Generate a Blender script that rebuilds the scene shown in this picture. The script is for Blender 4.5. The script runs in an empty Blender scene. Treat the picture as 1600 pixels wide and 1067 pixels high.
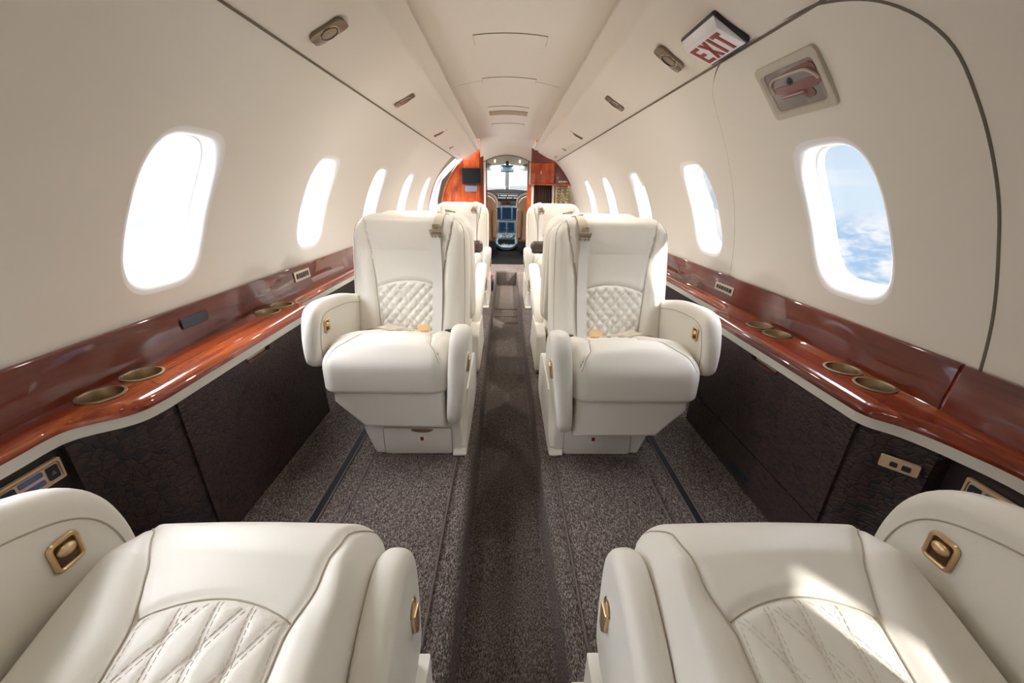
import bpy, bmesh, math, random
from mathutils import Vector, Matrix
random.seed(7)
SC = bpy.context.scene
COL = SC.collection
H = 0.976            # eye height above the sunken aisle floor; heights below are written relative to the eye
PF = -0.81           # seat platform
AF = -0.976          # aisle floor
PI = math.pi

# ------------------------------------------------------------------ nodes / materials
def mat(name):
    m = bpy.data.materials.new(name); m.use_nodes = True
    nt = m.node_tree; nt.nodes.clear()
    out = nt.nodes.new('ShaderNodeOutputMaterial')
    b = nt.nodes.new('ShaderNodeBsdfPrincipled')
    nt.links.new(b.outputs[0], out.inputs[0])
    return m, nt, b
def setb(b, col=None, rough=None, metal=None, coat=None, spec=None, trans=None):
    if col is not None: b.inputs['Base Color'].default_value = (*col, 1)
    if rough is not None: b.inputs['Roughness'].default_value = rough
    if metal is not None: b.inputs['Metallic'].default_value = metal
    if coat is not None:
        b.inputs['Coat Weight'].default_value = coat; b.inputs['Coat Roughness'].default_value = 0.03
    if spec is not None: b.inputs['Specular IOR Level'].default_value = spec
    if trans is not None: b.inputs['Transmission Weight'].default_value = trans
def node(nt, t, **kw):
    n = nt.nodes.new(t)
    for k, v in kw.items():
        if k in n.inputs.keys(): n.inputs[k].default_value = v
        else: setattr(n, k, v)
    return n
def coords(nt, scale=(1, 1, 1), out='Object'):
    tc = node(nt, 'ShaderNodeTexCoord'); mp = node(nt, 'ShaderNodeMapping')
    mp.inputs['Scale'].default_value = scale
    nt.links.new(tc.outputs[out], mp.inputs[0]); return mp.outputs[0]
def ramp(nt, fac, stops):
    r = node(nt, 'ShaderNodeValToRGB'); e = r.color_ramp.elements
    while len(e) < len(stops): e.new(0.5)
    for i, (p, c) in enumerate(stops):
        e[i].position = p; e[i].color = (*c, 1)
    nt.links.new(fac, r.inputs[0]); return r.outputs[0]
def bump(nt, b, h, strength, dist=0.002):
    n = node(nt, 'ShaderNodeBump'); n.inputs['Strength'].default_value = strength
    n.inputs['Distance'].default_value = dist
    nt.links.new(h, n.inputs['Height']); nt.links.new(n.outputs[0], b.inputs['Normal'])
def plain(name, col, rough=0.5, metal=0.0, coat=None, spec=None):
    m, nt, b = mat(name); setb(b, col, rough, metal, coat, spec); return m
def leather(name, col, rough=0.42, s=260, bs=0.12):
    m, nt, b = mat(name); setb(b, col, rough)
    c = coords(nt, (s, s, s))
    v = node(nt, 'ShaderNodeTexVoronoi', feature='SMOOTH_F1'); nt.links.new(c, v.inputs['Vector'])
    c2 = coords(nt, (9, 9, 9)); n = node(nt, 'ShaderNodeTexNoise'); n.inputs['Detail'].default_value = 3
    nt.links.new(c2, n.inputs['Vector'])
    a = node(nt, 'ShaderNodeMath', operation='ADD'); nt.links.new(v.outputs[0], a.inputs[0])
    k = node(nt, 'ShaderNodeMath', operation='MULTIPLY'); k.inputs[1].default_value = 3.0
    nt.links.new(n.outputs[0], k.inputs[0]); nt.links.new(k.outputs[0], a.inputs[1])
    bump(nt, b, a.outputs[0], bs, 0.002)
    return m
def wood(name, dark, mid, lite, scale=(26, 1.6, 26)):
    m, nt, b = mat(name); setb(b, None, 0.25, 0, 1.0)
    b.inputs['Coat IOR'].default_value = 1.45; b.inputs['Specular IOR Level'].default_value = 0.2
    c = coords(nt, scale)
    n = node(nt, 'ShaderNodeTexNoise'); n.inputs['Scale'].default_value = 1.0
    n.inputs['Detail'].default_value = 7; n.inputs['Roughness'].default_value = 0.6; n.inputs['Distortion'].default_value = 1.2
    nt.links.new(c, n.inputs['Vector'])
    c2 = coords(nt, (5, 1.7, 5)); n2 = node(nt, 'ShaderNodeTexNoise'); n2.inputs['Scale'].default_value = 1.0
    n2.inputs['Detail'].default_value = 3; nt.links.new(c2, n2.inputs['Vector'])
    mx = node(nt, 'ShaderNodeMix', data_type='FLOAT'); mx.inputs[0].default_value = 0.5
    nt.links.new(n.outputs[0], mx.inputs[2]); nt.links.new(n2.outputs[0], mx.inputs[3])
    nt.links.new(ramp(nt, mx.outputs[0], [(0.36, dark), (0.5, mid), (0.66, lite)]), b.inputs['Base Color'])
    return m
def croc(name, c0, c1):
    m, nt, b = mat(name); setb(b, None, 0.42, spec=0.4)
    c = coords(nt, (1, 1, 1))
    w = node(nt, 'ShaderNodeTexNoise'); w.inputs['Scale'].default_value = 6; nt.links.new(c, w.inputs['Vector'])
    mx = node(nt, 'ShaderNodeMix', data_type='VECTOR'); mx.inputs[0].default_value = 0.025
    nt.links.new(c, mx.inputs[4]); nt.links.new(w.outputs['Color'], mx.inputs[5])
    mp = node(nt, 'ShaderNodeMapping'); mp.inputs['Scale'].default_value = (72, 50, 95); nt.links.new(mx.outputs[1], mp.inputs[0])
    v = node(nt, 'ShaderNodeTexVoronoi', feature='DISTANCE_TO_EDGE'); v.inputs['Scale'].default_value = 1.0
    nt.links.new(mp.outputs[0], v.inputs['Vector'])
    cl = node(nt, 'ShaderNodeMapRange'); cl.inputs['From Max'].default_value = 0.12; nt.links.new(v.outputs[0], cl.inputs[0])
    vc = node(nt, 'ShaderNodeTexVoronoi'); vc.inputs['Scale'].default_value = 1.0; nt.links.new(mp.outputs[0], vc.inputs['Vector'])
    sp = node(nt, 'ShaderNodeSeparateColor'); nt.links.new(vc.outputs['Color'], sp.inputs[0])
    big = node(nt, 'ShaderNodeTexNoise'); big.inputs['Scale'].default_value = 9; nt.links.new(c, big.inputs['Vector'])
    ad = node(nt, 'ShaderNodeMath', operation='ADD'); nt.links.new(sp.outputs[0], ad.inputs[0]); nt.links.new(big.outputs[0], ad.inputs[1])
    dk = node(nt, 'ShaderNodeMapRange'); dk.inputs['From Min'].default_value = 1.28; dk.inputs['From Max'].default_value = 1.42; nt.links.new(ad.outputs[0], dk.inputs[0])
    mc = node(nt, 'ShaderNodeMix', data_type='RGBA'); nt.links.new(dk.outputs[0], mc.inputs[0])
    nt.links.new(ramp(nt, cl.outputs[0], [(0, c0), (1, c1)]), mc.inputs[6]); mc.inputs[7].default_value = (0.019, 0.016, 0.018, 1)
    nt.links.new(mc.outputs[2], b.inputs['Base Color'])
    bump(nt, b, cl.outputs[0], 0.40, 0.0025)
    return m
def carpet(name, c0, c1, c2, s=400):
    m, nt, b = mat(name); setb(b, None, 0.9, spec=0.1)
    c = coords(nt, (s, s * 0.45, s))
    n = node(nt, 'ShaderNodeTexNoise'); n.inputs['Scale'].default_value = 1.0; n.inputs['Detail'].default_value = 2
    n.inputs['Roughness'].default_value = 0.7
    nt.links.new(c, n.inputs['Vector'])
    nt.links.new(ramp(nt, n.outputs[0], [(0.34, c0), (0.52, c1), (0.70, c2)]), b.inputs['Base Color'])
    bump(nt, b, n.outputs[0], 0.9, 0.004)
    return m
def emit(name, col, s):
    m = bpy.data.materials.new(name); m.use_nodes = True; nt = m.node_tree; nt.nodes.clear()
    o = node(nt, 'ShaderNodeOutputMaterial'); e = node(nt, 'ShaderNodeEmission')
    e.inputs[0].default_value = (*col, 1); e.inputs[1].default_value = s
    nt.links.new(e.outputs[0], o.inputs[0]); return m
def glassm(name, tint, refl=0.06):
    m = bpy.data.materials.new(name); m.use_nodes = True; nt = m.node_tree; nt.nodes.clear()
    o = node(nt, 'ShaderNodeOutputMaterial'); t = node(nt, 'ShaderNodeBsdfTransparent'); t.inputs[0].default_value = (*tint, 1)
    g = node(nt, 'ShaderNodeBsdfGlossy'); g.inputs['Roughness'].default_value = 0.02
    mx = node(nt, 'ShaderNodeMixShader'); lw = node(nt, 'ShaderNodeLayerWeight'); lw.inputs[0].default_value = 0.12
    mu = node(nt, 'ShaderNodeMath', operation='MULTIPLY'); mu.inputs[1].default_value = refl * 5
    nt.links.new(lw.outputs['Fresnel'], mu.inputs[0]); nt.links.new(mu.outputs[0], mx.inputs[0])
    nt.links.new(t.outputs[0], mx.inputs[1]); nt.links.new(g.outputs[0], mx.inputs[2])
    nt.links.new(mx.outputs[0], o.inputs[0]); return m
def fabric(name, col, rough=0.75):
    m, nt, b = mat(name); setb(b, col, rough, spec=0.25)
    c = coords(nt, (420, 420, 420)); n = node(nt, 'ShaderNodeTexNoise'); n.inputs['Scale'].default_value = 1
    nt.links.new(c, n.inputs['Vector']); bump(nt, b, n.outputs[0], 0.08, 0.001); return m

M = dict(
    leather=leather('cream_leather', (0.76, 0.725, 0.655)),
    seam=plain('cream_seam', (0.40, 0.345, 0.27), 0.7),
    stitch=plain('cream_stitch', (0.60, 0.55, 0.47), 0.7),
    wall=fabric('headliner', (0.80, 0.757, 0.69)),
    ceil=fabric('ceiling_liner', (0.74, 0.68, 0.60)),
    beam=fabric('beam_liner', (0.76, 0.70, 0.62)),
    tan=fabric('tan_liner', (0.42, 0.34, 0.24)),
    white=plain('white_frame', (0.86, 0.85, 0.83), 0.35),
    strip=plain('pale_edge', (0.66, 0.63, 0.56), 0.35),
    wood=wood('mahogany', (0.07, 0.007, 0.002), (0.21, 0.025, 0.005), (0.46, 0.105, 0.016)),
    woodv=wood('mahogany_upright', (0.16, 0.018, 0.005), (0.42, 0.066, 0.014), (0.66, 0.17, 0.035), (9, 9, 1.2)),
    wooddark=wood('mahogany_dark', (0.06, 0.006, 0.002), (0.13, 0.014, 0.003), (0.19, 0.026, 0.006)),
    croc=croc('croc_leather', (0.020, 0.012, 0.011), (0.046, 0.028, 0.025)),
    dado=leather('dark_leather', (0.026, 0.017, 0.016), 0.5, 160, 0.15),
    brown=leather('brown_leather', (0.05, 0.028, 0.024), 0.35, 160, 0.15),
    carpet=carpet('grey_carpet', (0.030, 0.023, 0.020), (0.118, 0.095, 0.085), (0.36, 0.305, 0.275)),
    runner=carpet('aisle_carpet', (0.036, 0.029, 0.025), (0.12, 0.098, 0.085), (0.29, 0.24, 0.21)),
    piping=plain('carpet_piping', (0.10, 0.075, 0.07), 0.6),
    gold=plain('satin_gold', (0.70, 0.49, 0.28), 0.32, 0.8),
    brass=plain('brushed_brass', (0.45, 0.34, 0.20), 0.34, 0.9),
    bronze=plain('dark_bronze', (0.10, 0.065, 0.035), 0.35, 0.8),
    plate=plain('lamp_bronze', (0.24, 0.19, 0.135), 0.3, 0.9),
    cup=plain('cup_bronze', (0.40, 0.30, 0.18), 0.36, 0.9),
    goldp=plain('panel_gold', (0.78, 0.56, 0.36), 0.38, 0.35),
    nickel=plain('warm_nickel', (0.55, 0.46, 0.36), 0.25, 1.0),
    steel=plain('steel', (0.6, 0.6, 0.6), 0.25, 1.0),
    black=plain('black_plastic', (0.012, 0.012, 0.014), 0.4),
    slot=plain('slot_black', (0.004, 0.004, 0.004), 0.6, spec=0.2),
    gap=plain('dark_gap', (0.02, 0.016, 0.013), 0.8),
    button=plain('button_blue', (0.02, 0.03, 0.05), 0.35),
    label=plain('label_blue', (0.10, 0.13, 0.28), 0.5),
    screen=plain('screen', (0.006, 0.008, 0.014), 0.08, spec=0.6),
    display=emit('display_lit', (0.012, 0.035, 0.075), 0.45),
    belt=fabric('belt_webbing', (0.74, 0.72, 0.69), 0.6),
    beltb=fabric('belt_beige', (0.66, 0.57, 0.46), 0.6),
    buckle=plain('tan_buckle', (0.62, 0.40, 0.20), 0.4),
    red=plain('sign_red', (0.30, 0.004, 0.006), 0.45),
    signw=plain('sign_white', (0.78, 0.78, 0.80), 0.25),
    pane=glassm('window_glass', (0.97, 0.98, 1.0)),
    clear=glassm('clear_cover', (0.84, 0.81, 0.81), 0.05),
    redh=plain('handle_red', (0.27, 0.10, 0.10), 0.35),
    cream=plain('cream_plastic', (0.72, 0.66, 0.55), 0.4),
    panelblue=plain('panel_bluegrey', (0.13, 0.20, 0.26), 0.5),
    panellite=plain('panel_lines', (0.42, 0.52, 0.58), 0.5),
    pilot=leather('pilot_leather', (0.50, 0.33, 0.20), 0.5),
    sheep=fabric('pale_fleece', (0.80, 0.74, 0.66), 0.9),
    curtain=fabric('brown_curtain', (0.075, 0.045, 0.036), 0.7),
    crystal=plain('gilded_glass', (0.98, 0.90, 0.74), 0.10, 0.8),
    navy=fabric('navy_cloth', (0.02, 0.026, 0.05), 0.7),
    lens=plain('lamp_lens', (0.035, 0.04, 0.042), 0.12, spec=0.8),
    cockliner=fabric('cockpit_liner', (0.66, 0.66, 0.58)),
    cockfloor=plain('cockpit_floor', (0.008, 0.007, 0.007), 0.95, spec=0.05),
    lamp=emit('lamp_on', (1.0, 0.72, 0.5), 0.9),
)

# ------------------------------------------------------------------ object helpers
ORG = {}
def tag(o, label=None, cat=None, group=None, kind=None):
    if label: o['label'] = label
    if cat: o['category'] = cat
    if group: o['group'] = group
    if kind: o['kind'] = kind
    return o
def empty(name, loc, label=None, cat=None, group=None, kind=None):
    o = bpy.data.objects.new(name, None); COL.objects.link(o); o.location = loc
    o.empty_display_size = 0.05
    ORG[o.name] = Vector(loc); return tag(o, label, cat, group, kind)
def obj(name, bm, m, parent=None, smooth=True, angle=35, label=None, cat=None, group=None, kind=None, org=None):
    bmesh.ops.recalc_face_normals(bm, faces=bm.faces[:])
    me = bpy.data.meshes.new(name)
    if parent is not None: o0 = ORG[parent.name]
    elif org is not None: o0 = Vector(org)
    else:
        vs = [v.co for v in bm.verts]
        mn = [min(v[i] for v in vs) for i in range(3)]; mxx = [max(v[i] for v in vs) for i in range(3)]
        o0 = Vector(((mn[0] + mxx[0]) / 2, (mn[1] + mxx[1]) / 2, mn[2]))
    for v in bm.verts: v.co = v.co - o0
    bm.to_mesh(me); bm.free()
    if smooth:
        me.shade_smooth()
        me.set_sharp_from_angle(angle=math.radians(angle))
    me.materials.append(M[m] if isinstance(m, str) else m)
    o = bpy.data.objects.new(name, me); COL.objects.link(o)
    ORG[o.name] = o0
    if parent is not None: o.parent = parent
    else: o.location = o0
    return tag(o, label, cat, group, kind)
def BM(): return bmesh.new()
def add_mesh(bm, verts, faces):
    vs = [bm.verts.new(v) for v in verts]
    for f in faces:
        try: bm.faces.new([vs[i] for i in f])
        except ValueError: pass
    return vs
def bevel_all(bm, geom_edges, w, seg):
    bmesh.ops.bevel(bm, geom=geom_edges, offset=w, offset_type='OFFSET', segments=seg, profile=0.5, affect='EDGES', clamp_overlap=True)
def box(bm, x0, x1, y0, y1, z0, z1, bev=0, seg=3):
    t = bmesh.new()
    add_mesh(t, [(x0, y0, z0), (x1, y0, z0), (x1, y1, z0), (x0, y1, z0), (x0, y0, z1), (x1, y0, z1), (x1, y1, z1), (x0, y1, z1)],
             [(0, 3, 2, 1), (4, 5, 6, 7), (0, 1, 5, 4), (1, 2, 6, 5), (2, 3, 7, 6), (3, 0, 4, 7)])
    if bev: bevel_all(t, t.edges[:], bev, seg)
    merge(bm, t)
def merge(bm, t, mtx=None):
    off = {}
    for v in t.verts: off[v] = bm.verts.new(mtx @ v.co if mtx else v.co)
    for f in t.faces:
        try: bm.faces.new([off[v] for v in f.verts])
        except ValueError: pass
    t.free()
def prism(bm, outline, axis, a0, a1, bev=0, seg=3, fn=None):
    """closed 2D outline pushed along an axis: X -> outline is (y,z); Y -> (x,z); Z -> (x,y)"""
    def P(p, a):
        return {'X': (a, p[0], p[1]), 'Y': (p[0], a, p[1]), 'Z': (p[0], p[1], a)}[axis]
    t = bmesh.new(); n = len(outline)
    A = [t.verts.new(P(p, a0)) for p in outline]; B = [t.verts.new(P(p, a1)) for p in outline]
    t.faces.new(A); t.faces.new(B[::-1])
    for i in range(n): t.faces.new([A[i], A[(i + 1) % n], B[(i + 1) % n], B[i]])
    if bev:
        rim = [e for e in t.edges if (e.verts[0] in A) == (e.verts[1] in A)]
        sA = set(A); rim = [e for e in t.edges if (e.verts[0] in sA) == (e.verts[1] in sA)]
        bevel_all(t, rim, bev, seg)
    if fn:
        for v in t.verts: v.co = fn(v.co)
    merge(bm, t)
def pill(bm, outline, axis, a0, a1, r, seg=6, fn=None):
    """like prism, with generously rounded rims (rings follow the outline inwards)"""
    def P(p, a):
        return {'X': (a, p[0], p[1]), 'Y': (p[0], a, p[1]), 'Z': (p[0], p[1], a)}[axis]
    pts = [Vector((p[0], p[1])) for p in outline]; n = len(pts)
    area = sum(pts[i].x * pts[(i + 1) % n].y - pts[(i + 1) % n].x * pts[i].y for i in range(n)); sg = 1 if area > 0 else -1
    nr = []
    for i in range(n):
        t = (pts[(i + 1) % n] - pts[i - 1]); t = t.normalized() if t.length > 1e-9 else Vector((1, 0)); nr.append(Vector((-t.y, t.x)) * sg)
    t = bmesh.new(); rings = []
    prof = [(r * (1 - math.cos(PI / 2 * (1 - k / seg))) if False else r * (1 - math.sin(PI / 2 * k / seg)), r * (1 - math.cos(PI / 2 * k / seg))) for k in range(seg + 1)]
    lev = [(i_, a0 + d_) for i_, d_ in prof] + [(i_, a1 - d_) for i_, d_ in prof[::-1]]
    for ins, a in lev: rings.append([t.verts.new(P(p + q * ins, a)) for p, q in zip(pts, nr)])
    for A, B in zip(rings, rings[1:]):
        for i in range(n): t.faces.new([A[i], A[(i + 1) % n], B[(i + 1) % n], B[i]])
    t.faces.new(rings[0][::-1]); t.faces.new(rings[-1])
    if fn:
        for v in t.verts: v.co = fn(v.co)
    merge(bm, t)
def spline(pts, n=6, closed=False):
    out = []; N = len(pts); P = [Vector(p) for p in pts]
    rng = N if closed else N - 1
    for i in range(rng):
        p0 = P[(i - 1) % N] if closed or i > 0 else P[0]; p1 = P[i]; p2 = P[(i + 1) % N]
        p3 = P[(i + 2) % N] if closed or i + 2 < N else P[-1]
        for k in range(n):
            t = k / n
            out.append(0.5 * ((2 * p1) + (-p0 + p2) * t + (2 * p0 - 5 * p1 + 4 * p2 - p3) * t * t + (-p0 + 3 * p1 - 3 * p2 + p3) * t ** 3))
    if not closed: out.append(P[-1])
    return out
def rrect(x0, x1, y0, y1, r, n=6):
    out = []
    for cx, cy, a in ((x1 - r, y1 - r, 0), (x0 + r, y1 - r, 90), (x0 + r, y0 + r, 180), (x1 - r, y0 + r, 270)):
        for k in range(n + 1):
            t = math.radians(a + 90 * k / n); out.append((cx + r * math.cos(t), cy + r * math.sin(t)))
    return out
def tube(bm, pts, r, n=8, closed=False, caps=True):
    P = [Vector(p) for p in pts]; N = len(P); rings = []; up = None
    for i in range(N):
        a = P[(i - 1) % N] if closed or i else P[0]; b = P[(i + 1) % N] if closed or i < N - 1 else P[-1]
        t = (b - a).normalized() if (b - a).length > 1e-9 else Vector((0, 0, 1))
        if up is None:
            up = t.orthogonal().normalized()
        up = (up - t * up.dot(t)); up = up.normalized() if up.length > 1e-6 else t.orthogonal().normalized()
        s = t.cross(up)
        rr = r(i / max(1, N - 1)) if callable(r) else r
        rings.append([bm.verts.new(P[i] + rr * (math.cos(2 * PI * k / n) * up + math.sin(2 * PI * k / n) * s)) for k in range(n)])
    for i in range(N if closed else N - 1):
        A = rings[i]; B = rings[(i + 1) % N]
        for k in range(n): bm.faces.new([A[k], A[(k + 1) % n], B[(k + 1) % n], B[k]])
    if not closed and caps:
        bm.faces.new(rings[0][::-1]); bm.faces.new(rings[-1])
def lathe(bm, prof, c=(0, 0, 0), n=24, mtx=None):
    t = bmesh.new(); rings = []
    for r, z in prof:
        rings.append([t.verts.new((max(r, 1e-5) * math.cos(2 * PI * k / n), max(r, 1e-5) * math.sin(2 * PI * k / n), z)) for k in range(n)])
    for A, B in zip(rings, rings[1:]):
        for k in range(n): t.faces.new([A[k], A[(k + 1) % n], B[(k + 1) % n], B[k]])
    bmesh.ops.remove_doubles(t, verts=t.verts[:], dist=1e-5 * 2)
    mt = Matrix.Translation(c) @ (mtx if mtx else Matrix())
    merge(bm, t, mt)
def ribbon(bm, pts, wdir, w, th):
    """flat webbing; wdir(i) gives the width direction"""
    P = [Vector(p) for p in pts]; rings = []
    for i, p in enumerate(P):
        t = (P[min(i + 1, len(P) - 1)] - P[max(i - 1, 0)]).normalized()
        d = Vector(wdir(i) if callable(wdir) else wdir); d = (d - t * d.dot(t)).normalized(); nrm = t.cross(d)
        rings.append([bm.verts.new(p + sx * d * w / 2 + sz * nrm * th / 2) for sx, sz in ((-1, -1), (1, -1), (1, 1), (-1, 1))])
    for A, B in zip(rings, rings[1:]):
        for k in range(4): bm.faces.new([A[k], A[(k + 1) % 4], B[(k + 1) % 4], B[k]])
    bm.faces.new(rings[0][::-1]); bm.faces.new(rings[-1])
def grid_faces(bm, rows):
    for A, B in zip(rows, rows[1:]):
        for i in range(len(A) - 1): bm.faces.new([A[i], A[i + 1], B[i + 1], B[i]])
def sstep(a, b, x):
    t = min(1, max(0, (x - a) / (b - a))); return t * t * (3 - 2 * t)
def lerp(a, b, t): return a + (b - a) * t
def interp(tbl, x):
    if x <= tbl[0][0]: return tbl[0][1]
    for (a, fa), (b, fb) in zip(tbl, tbl[1:]):
        if x <= b:
            t = (x - a) / (b - a); t = t * t * (3 - 2 * t) * 0.5 + t * 0.5
            return fa + (fb - fa) * t
    return tbl[-1][1]

# ------------------------------------------------------------------ upholstered slab
class Slab:
    def __init__(s, W, L, T, rt, rb, e, eb, bumpf, Mf):
        s.W, s.L, s.T, s.rt, s.rb, s.e, s.eb, s.bumpf, s.M = W, L, T, rt, rb, e, eb, bumpf, Mf
    def sdf(s, x, y):
        r = s.rt if y > 0 else s.rb
        qx = abs(x) - s.W / 2 + r; qy = abs(y) - s.L / 2 + r
        return math.hypot(max(qx, 0), max(qy, 0)) + min(max(qx, qy), 0) - r
    def front(s, x, y):
        d = max(0.0, -s.sdf(x, y)); e = s.e(x, y) if callable(s.e) else s.e
        k = 1 - min(d / e, 1); z = s.T / 2 - e + e * math.sqrt(max(0, 1 - k * k))
        return z + s.bumpf(x, y) * sstep(0, e * 0.7, d)
    def S(s, x, y, off=0.0): return s.M(x, y, s.front(x, y) + off)
    def map2(s, a, b):
        m = max(abs(a), abs(b))
        if m < 1e-9: return 0.0, 0.0
        A = s.W / 2 * m; B = s.L / 2 * m; x = s.W / 2 * a; y = s.L / 2 * b
        r = (s.rt if b > 0 else s.rb) * m
        cx = abs(x) - (A - r); cy = abs(y) - (B - r)
        if cx > 0 and cy > 0:
            an = math.radians(45 * cy / r if cx >= cy else 90 - 45 * cx / r)
            x = math.copysign(A - r + r * math.cos(an), x); y = math.copysign(B - r + r * math.sin(an), y)
        return x, y
    def build(s, n, region):
        par = []
        for i in range(n + 1):
            t = -1 + 2 * i / n; par.append(0.45 * t + 0.55 * math.sin(PI / 2 * t))
        V = []; F = {}; idx = {}
        xy = {}
        for i in range(n + 1):
            for j in range(n + 1):
                x, y = s.map2(par[i], par[j]); xy[i, j] = (x, y)
                idx[i, j] = len(V); V.append(s.M(x, y, s.front(x, y)))
        for i in range(n):
            for j in range(n):
                cx = sum(xy[a][0] for a in ((i, j), (i + 1, j), (i, j + 1), (i + 1, j + 1))) / 4
                cy = sum(xy[a][1] for a in ((i, j), (i + 1, j), (i, j + 1), (i + 1, j + 1))) / 4
                F.setdefault(region(cx, cy), []).append((idx[i, j], idx[i + 1, j], idx[i + 1, j + 1], idx[i, j + 1]))
        # rounded rear, rings shrinking inward
        ring = [(i, 0) for i in range(n)] + [(n, j) for j in range(n)] + [(n - i, n) for i in range(n)] + [(0, n - j) for j in range(n)]
        prev = [idx[p] for p in ring]; body = F.setdefault('body', [])
        for k in range(0, 7):
            a = k / 6 * PI / 2; inset = s.eb * (1 - math.cos(a)); zz = -(s.T / 2 - s.eb) - s.eb * math.sin(a)
            cur = []
            for p in ring:
                x, y = xy[p]; f = 1 - inset / (min(s.W, s.L) / 2)
                cur.append(len(V)); V.append(s.M(x * f, y * f, zz))
            N = len(ring)
            for q in range(N): body.append((prev[q], cur[q], cur[(q + 1) % N], prev[(q + 1) % N]))
            prev = cur
        body.append(tuple(prev))
        return V, F
def part_from(V, faces):
    bm = BM(); used = sorted({i for f in faces for i in f}); mp = {u: k for k, u in enumerate(used)}
    add_mesh(bm, [V[u] for u in used], [[mp[i] for i in f] for f in faces]); return bm

def slab_parts(slab, n, region, sd=1):
    """build a padded slab once, then hand out its regions as meshes that keep the whole surface's normals"""
    V, F = slab.build(n, region); bm = BM(); vs = [bm.verts.new(v) for v in V]
    for fs in F.values():
        for f in fs:
            try: bm.faces.new([vs[i] for i in f])
            except ValueError: pass
    bmesh.ops.recalc_face_normals(bm, faces=bm.faces[:]); bm.normal_update()
    N = [v.normal.copy() for v in vs]; bm.free()
    def make(key, name, m, parent):
        fs = F[key]; used = sorted({i for f in fs for i in f}); mp = {u: k for k, u in enumerate(used)}; o0 = ORG[parent.name]
        co = [(V[u][0] * sd - o0.x, V[u][1] - o0.y, V[u][2] - o0.z) for u in used]; nn = [Vector((N[u].x * sd, N[u].y, N[u].z)) for u in used]
        out = []
        for f in fs:
            q = [mp[i] for i in f]; a, b, c = (Vector(co[q[k]]) for k in (0, 1, 2)); g = (b - a).cross(c - a)
            av = sum((nn[k] for k in q), Vector())
            out.append(q if g.dot(av) >= 0 else q[::-1])
        me = bpy.data.meshes.new(name); me.from_pydata(co, [], out); me.update(); me.shade_smooth()
        me.normals_split_custom_set_from_vertices([tuple(v) for v in nn])
        me.materials.append(M[m]); o = bpy.data.objects.new(name, me); COL.objects.link(o); ORG[o.name] = o0; o.parent = parent
        return o
    return make

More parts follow.
